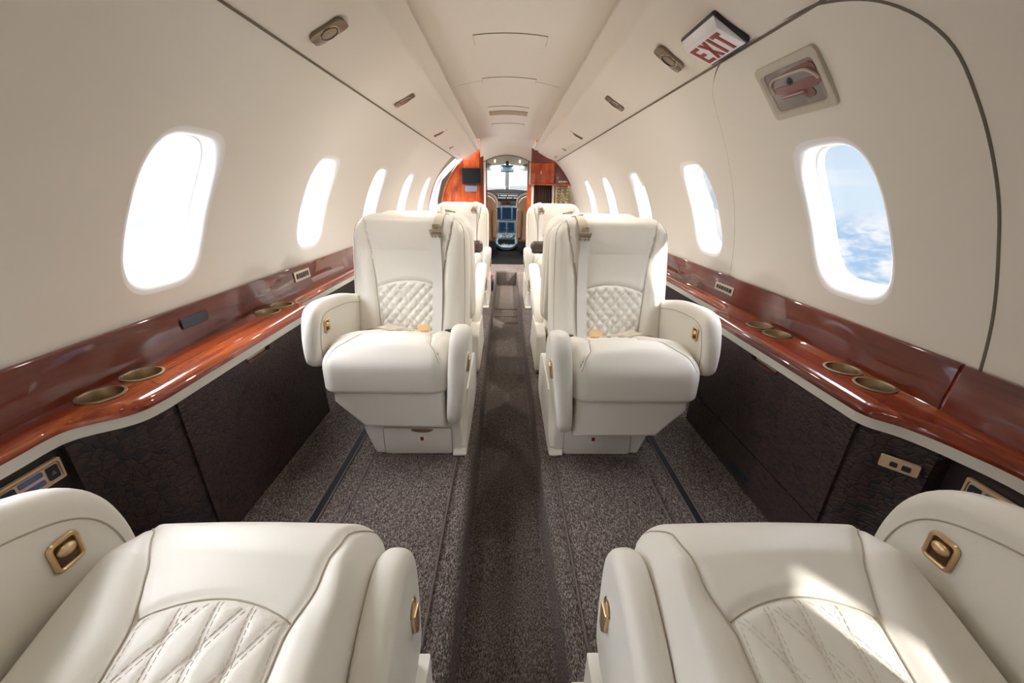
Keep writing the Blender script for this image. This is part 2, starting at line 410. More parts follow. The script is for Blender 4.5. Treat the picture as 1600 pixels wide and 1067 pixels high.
# ------------------------------------------------------------------ seats (local: aisle side +x, sitter looks to -y, floor z=0)
def bolster_half(y):     # half width of the cushion centre panel at depth y
    return interp([(-0.07, 0.172), (-0.045, 0.150), (-0.01, 0.122), (0.05, 0.098), (0.11, 0.078), (0.2, 0.073), (0.4, 0.073)], y)
def pcx(y): return 0.030 * sstep(-0.055, 0.08, y)      # the panel sits a little towards the aisle
ARC = 0.076
def quilt(a, b, s, h):
    return h * (abs(math.sin(PI * a / s) * math.sin(PI * b / s)) ** 0.55)
def make_seat(side, near=False, belts=True):
    root = empty('passenger_seat', (0, 0, 0)); sd = side
    def X(v): return Vector((v[0] * sd, v[1], v[2]))
    def O(name, bm, m, parent=root, **k):
        for v in bm.verts: v.co.x *= sd
        return obj(name, bm, m, parent, **k)
    # ---- base
    bm = BM()
    prism(bm, [(-0.110, 0.118), (-0.110, 0.088), (-0.080, 0.0), (0.200, 0.0), (0.200, 0.118)], 'Y', 0.0, 0.43, 0.006)
    prism(bm, spline([(0.014, 0.0), (0.005, 0.02), (0.010, 0.045), (0.09, 0.165), (0.13, 0.195), (0.38, 0.20), (0.43, 0.15), (0.43, 0.0)], 4, True), 'X', 0.172, 0.216, 0.010, 3, lambda c: Vector((c.x, c.y, max(0.0, c.z))))
    base = O('base', bm, 'leather')
    bm = BM(); prism(bm, rrect(-0.048, 0.168, 0.004, 0.098, 0.008), 'Y', -0.004, 0.01, 0.003, 2); O('drawer', bm, 'leather', base)
    bm = BM(); tube(bm, [(p[0], -0.0042, p[1]) for p in rrect(-0.0495, 0.1695, 0.003, 0.0995, 0.008)], 0.0011, 5, True); O('drawer_seam', bm, 'seam', base)
    bm = BM(); prism(bm, spline([(0.040, 0.094), (0.052, 0.087), (0.075, 0.0845), (0.098, 0.087), (0.110, 0.094), (0.075, 0.096)], 4, True), 'Y', -0.008, 0.0, 0.0015, 2); O('drawer_latch', bm, 'brass', base)
    bm = BM(); box(bm, 0.062, 0.084, -0.0052, -0.003, 0.050, 0.075); lb = O('life_vest_label', bm, 'signw', base, smooth=False)
    bm = BM()
    prism(bm, [(0.068, 0.053), (0.078, 0.053), (0.0785, 0.063), (0.0765, 0.068), (0.075, 0.0655), (0.073, 0.0655), (0.0705, 0.068), (0.0675, 0.063)], 'Y', -0.0058, -0.005)
    O('vest_symbol', bm, 'red', base, smooth=False)
    # ---- skirt under the cushion
    bm = BM(); prism(bm, [(-0.170, 0.262), (-0.170, 0.215), (-0.090, 0.128), (0.158, 0.126), (0.158, 0.262)], 'Y', -0.048, 0.40, 0.012, 4); O('seat_pan', bm, 'leather')
    # ---- cushion
    L = 0.42; tilt = 0.31
    def cb(x, y):
        yy = y + L / 2 - 0.07; hw = bolster_half(yy); xq = x; x = x - pcx(yy); ax = abs(x)
        h = 0.010 * math.exp(-((ax - hw - 0.035) / 0.03) ** 2) * sstep(-0.02, 0.06, yy)
        h -= 0.0042 * math.exp(-((ax - hw) / 0.009) ** 2)
        arc = ARC + 2.88 * ax * ax
        if ax < hw:
            h -= 0.004 * math.exp(-((yy - arc) / 0.006) ** 2)
            if yy > arc:
                w = sstep(arc, arc + 0.01, yy) * sstep(0, 0.012, hw - ax)
                for dd in (x * 0.80 + yy * 0.6, x):
                    p = (dd / 0.037) % 1; p = min(p, 1 - p) * 0.037
                    h -= w * 0.0022 * math.exp(-(p / 0.005) ** 2)
                h += w * 0.0015
        h += 0.024 * (1 - (xq / 0.19) ** 2) * sstep(-0.085, 0.03, yy)
        return h
    def ce(x, y): return 0.030 + 0.034 * sstep(-0.05, -0.2, y)
    def cM(x, y, z):
        d = y + L / 2
        return (x + CX, -0.068 + d, 0.316 + z - tilt * max(0, d - 0.10) + 0.0)
    CW, CX = (0.340, -0.020) if near else (0.368, -0.012)
    cs = Slab(CW, L, 0.138, 0.03, 0.045, ce, 0.02, cb, cM)
    def creg(x, y):
        yy = y + L / 2 - 0.07; hw = bolster_half(yy); ax = abs(x - pcx(yy))
        if yy < -0.035: return 'body'
        if ax < hw: return 'quilt' if yy > ARC + 2.88 * ax * ax else 'body'
        return 'bolster'
    mk = slab_parts(cs, 132, creg, sd)
    cush = mk('body', 'seat_cushion', 'leather', root); mk('quilt', 'cushion_quilting', 'leather', cush); mk('bolster', 'cushion_bolster', 'leather', cush)
    bm = BM()
    for q in (-1, 1):
        pts = []
        for k in range(40):
            yy = -0.058 + 0.34 * k / 39; pts.append(cs.S(q * min(bolster_half(yy), CW / 2 - 0.012) + pcx(yy), yy - L / 2 + 0.07, 0.0008))
        tube(bm, pts, 0.0011, 5)
    pts = []
    for k in range(25):
        x = -0.079 + 0.158 * k / 24; yy = ARC + 2.88 * x * x
        pts.append(cs.S(x + pcx(yy), yy - L / 2 + 0.07, 0.0006))
    tube(bm, pts, 0.0010, 5)
    O('cushion_piping', bm, 'seam', cush)
    if near:       # twin rows of stitching across the quilted panel
        bm = BM()
        for fam in (0, 1):
            for k in range(-9, 16):
                for off in (-0.0026, 0.0026):
                    c = k * 0.037 + off; run = []
                    for i in range(121):
                        t = i / 120
                        if fam == 0: x, yy = c, lerp(0.05, 0.30, t)
                        else: x = lerp(-0.10, 0.10, t); yy = (c - 0.80 * x) / 0.6
                        ok = yy > ARC + 0.003 + 2.88 * x * x and yy < 0.30 and abs(x) < bolster_half(yy) - 0.004
                        if ok: run.append(cs.S(x + pcx(yy), yy - L / 2 + 0.07, 0.0004))
                        if (not ok or i == 120) and len(run) > 3:
                            for j in range(0, len(run) - 2, 3): tube(bm, run[j:j + 3], 0.0004, 4)
                        if not ok: run = []
        O('stitching', bm, 'stitch', cush)
    # ---- backrest
    BH = 0.485; th = math.radians(13.0); T = 0.125
    fn = Vector((0, -math.cos(th), math.sin(th))); up = Vector((0, math.sin(th), math.cos(th))); b0 = Vector((-0.012, 0.288, 0.268)) - fn * (T / 2)
    def bs(y):      # left / right seams of the centre panel at height v
        v = y + BH / 2
        l = interp([(0, -0.098), (0.12, -0.108), (0.22, -0.116), (0.33, -0.130), (0.43, -0.150), (0.49, -0.168)], v)
        return l, -l
    def bb(x, y):
        v = y + BH / 2; l, r = bs(y); hw = r; ax = abs(x)
        h = 0.013 * math.exp(-((ax - hw - 0.03) / 0.03) ** 2)
        h -= 0.0042 * math.exp(-((ax - hw) / 0.009) ** 2)
        arc = 0.243 - 2.0 * ax * ax
        if ax < hw:
            h -= 0.005 * math.exp(-((v - arc) / 0.006) ** 2)
            if v < arc:
                w = sstep(0, 0.012, arc - v) * sstep(0, 0.01, hw - ax)
                h += w * (quilt(x + v * 0.86, x - v * 0.86, 0.0345, 0.0085) - 0.001)
            else:
                h += 0.010 * sstep(0.26, 0.40, v)
        h += 0.010 * (1 - (v - 0.12) ** 2 / 0.05) * (1 - (ax / 0.2) ** 2) if v < 0.35 else 0
        return h
    def bM(x, y, z):
        v = y + BH / 2
        return tuple(b0 + up * v + fn * z + Vector((x * (1 + 0.02 * math.sin(v * 6)), 0, 0)))
    bs_ = Slab(0.42, BH, T, 0.088, 0.04, 0.042, 0.045, bb, bM)
    def breg(x, y):
        v = y + BH / 2; l, r = bs(y)
        if abs(x) < r: return 'quilt' if v < 0.243 - 2.0 * x * x else 'body'
        return 'bolster'
    mk = slab_parts(bs_, 132, breg, sd)
    back = mk('body', 'backrest', 'leather', root); mk('quilt', 'backrest_quilting', 'leather', back); mk('bolster', 'backrest_bolster', 'leather', back)
    bm = BM()
    for q in (-1, 1):
        tube(bm, [bs_.S(q * bs(y)[1], y, 0.0024) for y in [-0.225 + 0.45 * k / 40 for k in range(41)]], 0.0011, 5)
    tube(bm, [bs_.S(x, 0.243 - 2.0 * x * x - BH / 2, 0.0006) for x in [-0.112 + 0.224 * k / 28 for k in range(29)]], 0.0010, 5)
    pts = []
    for k in range(60):          # welt round the edge of the shell
        a = k / 59; 
        if a < 0.36: x, y = -0.196, lerp(-0.2, 0.15, a / 0.36)
        elif a > 0.64: x, y = 0.196, lerp(0.15, -0.2, (a - 0.64) / 0.36)
        else:
            an = PI - PI * (a - 0.36) / 0.28; x = 0.196 * math.copysign(abs(math.cos(an)) ** 0.5, math.cos(an)); y = 0.15 + 0.086 * abs(math.sin(an)) ** 0.6
        pts.append(bs_.M(x, y, bs_.front(x * 0.985, y) - 0.004))
    tube(bm, pts, 0.0016, 6)
    O('backrest_piping', bm, 'seam', back)
    # outer shell behind the padding
    bm = BM(); sh = Slab(0.405, 0.47, 0.05, 0.085, 0.04, 0.02, 0.02, lambda x, y: 0, lambda x, y, z: tuple(b0 + up * (y + 0.24) + fn * (z - 0.045) + Vector((x, 0, 0))))
    V, F = sh.build(28, lambda x, y: 'body'); O('back_shell', part_from(V, F['body']), 'leather', back, angle=60)
    # ---- aisle armrest
    ol = spline([(-0.050, 0.150), (-0.074, 0.215), (-0.076, 0.36), (-0.064, 0.435), (-0.022, 0.468), (0.05, 0.452), (0.13, 0.405), (0.205, 0.335), (0.262, 0.26), (0.272, 0.195), (0.23, 0.150), (0.11, 0.133), (-0.01, 0.134)], 5, True)
    ya = 0.03 if near else 0.0; za = -0.098 if near else -0.02
    if near: sh_ = lambda c: Vector((c.x - 0.018 + (c.z - 0.14) * 0.02, c.y + ya, c.z + za * sstep(0.10, 0.30, c.z)))
    else: sh_ = lambda c: Vector((c.x + (c.z - 0.14) * 0.085 + 0.25 * (c.x - 0.18) * sstep(0.14, 0.47, c.z), c.y + ya, c.z + za * sstep(0.10, 0.30, c.z)))
    bm = BM(); pill(bm, ol, 'X', 0.160, 0.205, 0.019, 6, sh_); arm = O('aisle_armrest', bm, 'leather', angle=60)
    cc = Vector((0.07, 0.30, 0)); 
    bm = BM(); il = [((p[0] - 0.07) * 0.80 + 0.07, (p[1] - 0.30) * 0.84 + 0.30) for p in ol]
    tube(bm, [sh_(Vector((0.2030, p[0], p[1]))) for p in il], 0.0011, 5, True); O('armrest_piping', bm, 'seam', arm)
    bm = BM()      # recessed pull on the aisle face
    tube(bm, [sh_(Vector((0.2045, 0.012 * math.cos(t) - 0.022, 0.372 + 0.017 * math.sin(t)))) for t in [PI * k / 10 for k in range(11)]], 0.0026, 6)
    O('lever_recess', bm, 'brass', arm)
    bm = BM(); prism(bm, [(-0.034, 0.372), (-0.010, 0.374), (-0.013, 0.338), (-0.022, 0.327), (-0.034, 0.336)], 'X', 0.200, 0.2115, 0.003, 3, sh_); O('recline_lever', bm, 'gold', arm)
    # ---- window armrest
    if near: wl = [(0.02, 0.19), (-0.040, 0.21), (-0.052, 0.33), (-0.042, 0.41), (-0.012, 0.462), (0.04, 0.492), (0.12, 0.510), (0.28, 0.512), (0.40, 0.46), (0.41, 0.19)]
    else: wl = [(0.02, 0.305), (-0.030, 0.325), (-0.040, 0.37), (-0.034, 0.425), (-0.012, 0.478), (0.025, 0.498), (0.10, 0.497), (0.22, 0.482), (0.34, 0.452), (0.36, 0.31)]
    wl = spline(wl[:-1], 5) + [Vector(wl[-1])]
    bm = BM(); pill(bm, wl, 'X', -0.247, -0.197, 0.0225, 7); warm = O('window_armrest', bm, 'leather', angle=60)
    yc, zc = 0.19, 0.30; bm = BM()
    wi = [((p[0] - yc) * 0.90 + yc, (p[1] - 0.3) * 0.83 + 0.3) for p in wl[:-1]]
    tube(bm, [(-0.1966, p[0], p[1]) for p in wi], 0.0012, 5); O('armrest_piping', bm, 'seam', warm)
    cy, cz = (0.034, 0.410) if near else (0.036, 0.428)
    bm = BM()
    tube(bm, [(-0.1950, p[0], p[1]) for p in rrect(cy - 0.0145, cy + 0.0145, cz - 0.0175, cz + 0.0175, 0.006, 5)], 0.0030, 8, True)
    lat = O('latch_frame', bm, 'gold', warm)
    bm = BM(); prism(bm, rrect(cy - 0.0145, cy + 0.0145, cz - 0.0175, cz + 0.0175, 0.006), 'X', -0.1968, -0.1958); O('latch_well', bm, 'bronze', lat, label='dark bronze latch well')
    bm = BM()
    t = bmesh.new(); bmesh.ops.create_uvsphere(t, u_segments=20, v_segments=12, radius=1.0)
    for v in t.verts: v.co = Vector((-0.1940 + v.co.x * 0.006, cy + v.co.y * 0.0105, cz + 0.004 + v.co.z * 0.0075))
    merge(bm, t); O('latch_paddle', bm, 'gold', lat)
    # ---- belts
    if belts:
        ux = 0.097
        raw_ = [Vector(bs_.S(ux + 0.006 * math.sin(k / 40 * PI), -0.225 + 0.385 * k / 40, 0.0115)) for k in range(41)]
        for _ in range(3): raw_ = [raw_[0]] + [(raw_[k - 1] + raw_[k] + raw_[k + 1]) / 3 for k in range(1, 40)] + [raw_[-1]]
        bm = BM(); ribbon(bm, raw_, (1, 0, 0), 0.034, 0.0022)
        belt = O('shoulder_belt', bm, 'belt')
        bm = BM(); pts = [bs_.S(ux + 0.004 + 0.012 * k / 10, 0.182 + 0.048 * k / 10, 0.006) for k in range(11)] 
        pts.append(Vector(bs_.M(ux + 0.018, 0.2425, 0.040))); pts.append(Vector(bs_.M(ux + 0.019, 0.2438, 0.012)))
        ribbon(bm, pts, lambda i: (1, 0, 0), 0.030, 0.0025); O('belt_strap', bm, 'beltb', belt)
        c0 = Vector(bs_.S(ux + 0.003, 0.166, 0.008)); mt = Matrix.Translation(c0) @ Matrix.Rotation(-th, 4, 'X')
        t = BM(); box(t, -0.021, 0.021, -0.004, 0.006, -0.014, 0.010, 0.002); bm = BM(); merge(bm, t, mt)
        t = BM(); tube(t, [(-0.022, -0.008, 0.006), (0.022, -0.008, 0.006)], 0.0065, 10); merge(bm, t, mt)
        t = BM(); tube(t, [(-0.013, -0.003, 0.012), (-0.011, -0.005, 0.028), (0.011, -0.005, 0.028), (0.013, -0.003, 0.012)], 0.0032, 8); merge(bm, t, mt)
        t = BM()
        for q in (-0.012, 0, 0.012): box(t, q - 0.004, q + 0.004, -0.007, 0.0, -0.016, -0.009, 0.001, 1)
        merge(bm, t, mt); O('belt_clasp', bm, 'nickel', belt)
        bm = BM(); c1 = Vector(bs_.M(ux + 0.022, 0.2432, 0.022)); mt = Matrix.Translation(c1) @ Matrix.Rotation(0.22, 4, 'Y')
        t = BM(); box(t, -0.022, 0.022, -0.008, 0.008, -0.003, 0.004, 0.002); merge(bm, t, mt); O('belt_guide', bm, 'nickel', belt)
        bm = BM(); box(bm, 0.118, 0.150, 0.262, 0.292, 0.305, 0.335, 0.004); O('belt_anchor', bm, 'black', belt)
        # lap belt, loose across the back of the cushion
        raw = [(-0.150, 0.262, 0.012), (-0.125, 0.245, 0.016), (-0.095, 0.222, 0.010), (-0.070, 0.205, 0.009), (-0.045, 0.205, 0.014), (-0.015, 0.208, 0.010), (0.020, 0.208, 0.007), (0.050, 0.206, 0.010)]
        pts = [Vector(cs.M(p[0], p[1] - L / 2 + 0.068, cs.front(p[0], p[1] - L / 2 + 0.068) + p[2])) for p in spline(raw, 5)]
        bm = BM(); ribbon(bm, pts, lambda i: (0.15, 1.0, -0.30 + 0.75 * math.exp(-((i - 19) / 5.0) ** 2)), 0.030, 0.0022); lap = O('lap_belt', bm, 'beltb')
        c2 = Vector(cs.M(0.066, 0.206 - L / 2 + 0.068, cs.front(0.066, 0.206 - L / 2 + 0.068) + 0.012))
        mt = Matrix.Translation(c2) @ Matrix.Rotation(0.35, 4, 'X') @ Matrix.Rotation(0.1, 4, 'Z')
        t = BM(); box(t, -0.021, 0.021, -0.019, 0.019, -0.006, 0.007, 0.003); bm = BM(); merge(bm, t, mt); bk = O('buckle', bm, 'buckle', lap)
        t = BM(); box(t, -0.018, 0.018, -0.021, -0.012, -0.0075, -0.004, 0.001); bm = BM(); merge(bm, t, mt); O('buckle_plate', bm, 'gold', bk)
    return root
def kids(o): return [c for c in COL.objects if c.parent == o]
def copy_tree(o, parent=None):
    c = o.copy(); COL.objects.link(c)
    if parent is not None: c.parent = parent
    for ch in kids(o): copy_tree(ch, c)
    return c
def place(o, x, y, rz, label, group):
    o.location = (x, y, PF); o.rotation_euler = (0, 0, rz); return tag(o, label, 'seat', group)
G1, G2 = 'cabin seats facing backwards', 'cabin seats facing forwards'
sP = make_seat(1); sN = make_seat(-1)
place(sP, -0.35, 1.105, 0, 'cream leather seat left of the aisle, facing the camera, first row', G1)
place(sN, 0.352, 1.105, 0, 'cream leather seat right of the aisle, facing the camera, first row', G1)
place(copy_tree(sP), -0.35, 2.875, 0, 'distant cream seat left of the aisle, facing the camera below the wall monitor', G1)
place(copy_tree(sN), 0.352, 2.875, 0, 'distant cream seat right of the aisle, facing the camera below the wooden wall cupboard', G1)
place(copy_tree(sN), -0.35, 2.17, PI, 'cream seat turned forwards, hidden behind the back of the left nearer seat', G2)
place(copy_tree(sP), 0.352, 2.17, PI, 'cream seat turned forwards, hidden behind the back of the right nearer seat', G2)
for ch in kids(sN):                     # this seat is slid forward on its base
    if not ch.name.startswith('base'): ch.location.y = -0.045
aP = make_seat(1, True, False); aN = make_seat(-1, True, False)
place(aN, -0.326, 0.39, PI, 'cream leather seat cut off by the lower left corner, seen from above', G2)
place(aP, 0.324, 0.39, PI, 'cream leather seat cut off by the lower right corner, sunlit patch on its quilting', G2)

for r_ in (aP, aN):
    for ch in kids(r_):
        if ch.name.startswith('base'): ch.location.y = -0.035
# brown pillows on the far seats
def pillow(x, label, rz):
    e = empty('brown_pillow', (x, 3.02, PF + 0.385), label, 'pillow', 'dark brown pillows on the far seats')
    s = Slab(0.20, 0.085, 0.10, 0.03, 0.03, 0.034, 0.034, lambda a, b: 0.004 * math.sin(a * 30), lambda a, b, c: (x + a, 3.02 - c, PF + 0.428 + b))
    V, F = s.build(24, lambda a, b: 'body'); p = obj('cover', part_from(V, F['body']), 'brown', e, angle=60)
    bm = BM(); tube(bm, [(x + q[0], 3.02, PF + 0.428 + q[1]) for q in rrect(-0.1, 0.1, -0.0425, 0.0425, 0.03)], 0.003, 6, True); obj('piping', bm, 'brown', e)
pillow(-0.285, 'dark brown leather pillow on the left distant seat', 0)
pillow(0.275, 'dark brown leather pillow on the right distant seat', 0)
# bag by the far left seat
e = empty('travel_bag', (-0.150, 3.47, PF), 'small navy bag with a red tag at the aisle edge by the left distant seat', 'bag')
bm = BM(); s = Slab(0.07, 0.16, 0.10, 0.03, 0.03, 0.03, 0.02, lambda a, b: 0, lambda a, b, c: (-0.150 + a, 3.47 + b, PF + 0.05 + c))
V, F = s.build(18, lambda a, b: 'body'); obj('body', part_from(V, F['body']), 'navy', e, angle=60)
bm = BM(); tube(bm, [(-0.150, 3.41 + 0.12 * k / 10, PF + 0.095 + 0.05 * math.sin(PI * k / 10)) for k in range(11)], 0.006, 8); obj('handle', bm, 'navy', e)
bm = BM(); t = bmesh.new(); bmesh.ops.create_uvsphere(t, u_segments=14, v_segments=10, radius=0.016); merge(bm, t, Matrix.Translation((-0.135, 3.41, PF + 0.135))); obj('tag', bm, plain('tag_pink', (0.75, 0.06, 0.09), 0.5), e, label='pinkish red tag')

# ------------------------------------------------------------------ shell: floor
Y0, Y1 = -1.25, 5.2
YB = 4.42
def floor_profile():
    p = [(-0.86, PF), (-0.13, PF)]
    for k in range(1, 7):
        a = PI / 2 * k / 6; p.append((-0.13 + 0.022 * math.sin(a), PF - 0.022 * (1 - math.cos(a))))
    p += [(-0.110, AF + 0.02), (-0.104, AF + 0.004), (-0.095, AF)]
    q = [(-x, z) for x, z in p[::-1]]
    return p + [(-0.03, AF), (0.03, AF)] + q
bm = BM(); pr = floor_profile(); rows = []
for k in range(60):
    y = lerp(Y0, YB, k / 59); dz = 0
    row = []
    for x, z in pr:
        wob = 0.0015 * math.sin(y * 9 + x * 20)
        row.append(bm.verts.new((x + (0.002 * math.sin(y * 5) if z < PF - 0.001 else 0), y, z + (wob if z <= AF + 0.003 else 0))))
    rows.append(row)
grid_faces(bm, rows)
# step up at the front end of the aisle
rr = []
for k in range(8):
    a = PI / 2 * k / 7; y = YB - 0.03 + 0.03 * math.cos(PI / 2 - a); z = PF - 0.03 + 0.03 * math.sin(a)
    rr.append((YB - 0.03 + 0.03 * (1 - math.cos(a)) , z))
rows = [[bm.verts.new((x, y, z)) for x in (-0.135, -0.06, 0.06, 0.135)] for y, z in [(YB - 0.03, AF - 0.02)] + rr + [(4.75, PF + 0.004)]]
grid_faces(bm, rows)
rows = [[bm.verts.new((x, y, PF)) for x in (-0.9, 0.9)] for y in (YB - 0.002, 4.8)]; 
grid_faces(bm, rows)
floor = obj('floor', bm, 'carpet', kind='structure')
bm = BM()
for yy in (3.02, 3.2, 3.42):
    prism(bm, [(yy - 0.03, AF), (yy - 0.022, AF + 0.010), (yy + 0.022, AF + 0.010), (yy + 0.03, AF)], 'X', -0.094, 0.094)
obj('trim_9', bm, 'runner', kind='structure')
bm = BM(); rows = [[bm.verts.new((x, lerp(Y0, YB - 0.03, k / 40), AF + 0.003 - 0.0 + 0.001 * math.sin(k * 1.7))) for x in (-0.096, -0.05, 0, 0.05, 0.096)] for k in range(41)]
grid_faces(bm, rows); obj('aisle_runner', bm, 'runner', label='dark taupe carpet runner along the sunken aisle', cat='carpet')
bm = BM(); rows = [[bm.verts.new((x, y, PF - 0.002)) for x in (-0.9, 0.9)] for y in (4.78, 8.2)]; grid_faces(bm, rows)
obj('trim_10', bm, 'cockfloor', kind='structure')
def mat_piece(sx, label):
    x0, x1 = (-0.432, -0.164) if sx < 0 else (0.150, 0.428)
    e = empty('carpet_mat', ((x0 + x1) / 2, 0.79, PF), label, 'carpet', 'fitted carpet pieces between the seats')
    ol = rrect(x0, x1, 0.485, 1.082, 0.02)
    bm = BM(); prism(bm, ol, 'Z', PF + 0.0005, PF + 0.006, 0.002, 2); obj('pile', bm, 'carpet', e)
    bm = BM(); tube(bm, [(p[0], p[1], PF + 0.006) for p in ol], 0.0032, 7, True); obj('piping', bm, 'piping', e)
mat_piece(-1, 'fitted grey carpet piece with piped edge, left of the aisle')
mat_piece(1, 'fitted grey carpet piece with piped edge, right of the aisle')
for sx, n in ((-1, 1), (1, 2)):
    bm = BM(); xa = sx * 0.508
    box(bm, xa - 0.009, xa + 0.009, 0.45, 1.36, PF - 0.01, PF + 0.0035)
    tk = obj('seat_track', bm, 'slot', smooth=False, label='black slotted seat track in the carpet, %s of the aisle' % ('left' if sx < 0 else 'right'), cat='track', group='seat tracks')
    bm = BM()
    for q in (-1, 1): tube(bm, [(xa + q * 0.0115, 0.45, PF + 0.002), (xa + q * 0.0115, 1.36, PF + 0.002)], 0.0030, 6)
    obj('rail', bm, 'piping', tk)

# ------------------------------------------------------------------ shell: curved walls with windows
RW, ZCW = 0.86, -0.30
def xw(z): return math.sqrt(max(0.0, RW * RW - (z - ZCW) ** 2))
def wall_pt(sx, y, z, depth=0.0):
    x = xw(z); nx = x / RW; nz = (z - ZCW) / RW
    return (sx * (x + depth * nx), y, z + depth * nz)
ZB, ZT, WZ0, WZ1 = -0.31, 0.352, -0.262, 0.158
WA, WB_, WC, LEAN, WN = 0.114, 0.164, -0.054, 0.27, 3.8
zlow = [ZB, -0.285, WZ0]; zmid = [lerp(WZ0, WZ1, k / 22) for k in range(23)]; zhi = [lerp(WZ1, ZT, k / 10) for k in range(11)]
zall = zlow + zmid[1:] + zhi[1:]
DOOR = spline([(1.27, 0.345), (1.0, 0.347), (0.89, 0.335), (0.80, 0.300), (0.738, 0.235), (0.714, 0.144), (0.692, 0.012), (0.680, -0.09), (0.664, -0.2), (0.652, -0.30)], 6) 
DOORF = spline([(1.27, 0.345), (1.345, 0.325), (1.42, 0.285), (1.47, 0.20), (1.50, 0.09), (1.52, -0.06), (1.53, -0.30)], 6)
def in_door(y, z):
    if z > 0.346 or z < -0.31: return False
    def at_z(pts):
        best = None
        for a, b in zip(pts, pts[1:]):
            if (a[1] - z) * (b[1] - z) <= 0 and abs(a[1] - b[1]) > 1e-6:
                best = a[0] + (b[0] - a[0]) * (z - a[1]) / (b[1] - a[1])
        return best
    a, b = at_z(DOOR), at_z(DOORF)
    return a is not None and b is not None and a < y < b
def hole_pt(yc, dy, dz, k=1.0):
    s = (abs(dy / WA) ** WN + abs(dz / WB_) ** WN) ** (-1 / WN) * k
    return yc + s * dy + LEAN * s * dz, WC + s * dz
def win_ring(yc):
    cw = 0.185; ys = [yc - cw + 2 * cw * k / 18 for k in range(19)]
    b = [(y, WZ0) for y in ys[:-1]] + [(yc + cw, z) for z in zmid[:-1]] + [(y, WZ1) for y in ys[:0:-1]] + [(yc - cw, z) for z in zmid[:0:-1]]
    return ys, b
WIN = {-1: [-0.515, 0.26, 1.035, 1.81, 2.585, 3.36, 4.135], 1: [-0.40, 0.245, 1.018, 1.765, 2.565, 3.34, 4.10]}
def build_wall(sx, y_end):
    quads = []      # in (y,z)
    def q4(a, b, c, d): quads.append((a, b, c, d))
    y = Y0
    for yc in WIN[sx] + [None]:
        ye = yc - 0.185 if yc is not None else y_end
        if ye - y > 1e-6:
            n = max(1, int((ye - y) / 0.045)); ys = [lerp(y, ye, k / n) for k in range(n + 1)]
            for a, b in zip(ys, ys[1:]):
                for z0, z1 in zip(zall, zall[1:]): q4((a, z0), (b, z0), (b, z1), (a, z1))
        if yc is None: break
        ys, bd = win_ring(yc)
        for zz_ in (zlow, zhi):
            for z0, z1 in zip(zz_, zz_[1:]):
                for a, b in zip(ys, ys[1:]): q4((a, z0), (b, z0), (b, z1), (a, z1))
        N = len(bd); prev = bd
        for k in (0.35, 0.65, 0.85, 1.0):
            cur = []
            for p in bd:
                h = hole_pt(yc, p[0] - yc, p[1] - WC, 1.14); cur.append((lerp(p[0], h[0], k), lerp(p[1], h[1], k)))
            for i in range(N): q4(prev[i], prev[(i + 1) % N], cur[(i + 1) % N], cur[i])
            prev = cur
        y = yc + 0.185
    def mk(sel):
        bm = BM(); cache = {}
        def vert(p):
            key = (round(p[0], 5), round(p[1], 5))
            if key not in cache: cache[key] = bm.verts.new(wall_pt(sx, p[0], p[1]))
            return cache[key]
        for q in sel:
            try: bm.faces.new([vert(p) for p in q])
            except ValueError: pass
        return bm
    if sx < 0: return obj('wall_left', mk(quads), 'wall', angle=60, kind='structure'), None
    ins, outs = [], []
    for q in quads:
        cy = sum(p[0] for p in q) / 4; cz = sum(p[1] for p in q) / 4
        (ins if in_door(cy, cz) else outs).append(q)
    w = obj('wall_right', mk(outs), 'wall', angle=60, kind='structure')
    d = obj('door_1', mk(ins), 'wall', angle=60, kind='structure'); return w, d
wl_, _ = build_wall(-1, 4.56)
wr_, door = build_wall(1, 5.25)
wn = 0
for sx in (-1, 1):
    for yc in WIN[sx]:
        wn += 1; ys, bd = win_ring(yc); N = len(bd); bm = BM(); rings = []
        for k, dep in ((1.14, 0.0), (1.09, 0.0008), (1.045, 0.0035), (1.015, 0.0085), (0.998, 0.016), (0.990, 0.024), (0.975, 0.036), (0.968, 0.039), (0.940, 0.040), (0.933, 0.043), (0.925, 0.056)):
            rings.append([bm.verts.new(wall_pt(sx, *hole_pt(yc, p[0] - yc, p[1] - WC, k), depth=dep)) for p in bd])
        for A, B in zip(rings, rings[1:]):
            for i in range(N): bm.faces.new([A[i], A[(i + 1) % N], B[(i + 1) % N], B[i]])
        w = obj('window_%d' % wn, bm, 'white', angle=50, kind='structure')
        bm = BM(); c = [bm.verts.new(wall_pt(sx, *hole_pt(yc, p[0] - yc, p[1] - WC, 0.936), depth=0.050)) for p in bd]
        o_ = bm.verts.new(wall_pt(sx, yc, WC, depth=0.050))
        for i in range(N): bm.faces.new([c[i], c[(i + 1) % N], o_])
        obj('pane', bm, 'pane', w)
        if abs(yc - 0.25) < 0.012:      # unseen shade, added on the right wall to block sunlight
            bm = BM(); grid_faces(bm, [[bm.verts.new(wall_pt(1, yc + LEAN * (z - WC) + d_, z, 0.046)) for d_ in (-0.113, 0, 0.113)] for z in (-0.22, -0.14, -0.05, 0.04, 0.11)]); obj('window_shade', bm, 'cream', w, label='cream shade out of view, added to block sunlight')
        if sx > 0 and abs(yc - 2.565) < 0.01:      # half lowered shade
            bm = BM(); r0 = []; r1 = []
            for k in range(13):
                y = yc - 0.105 + 0.21 * k / 12
                r0.append(bm.verts.new(wall_pt(1, y + 0.02, 0.125, 0.046))); r1.append(bm.verts.new(wall_pt(1, y, 0.03, 0.046)))
            grid_faces(bm, [r0, r1]); obj('window_shade', bm, 'cream', w, label='cream pull-down shade, partly lowered')
# rear bulkhead behind the camera
bm = BM(); box(bm, -0.95, 0.95, Y0 - 0.03, Y0, AF - 0.02, 0.66); obj('wall_back', bm, 'wall', smooth=False, kind='structure')

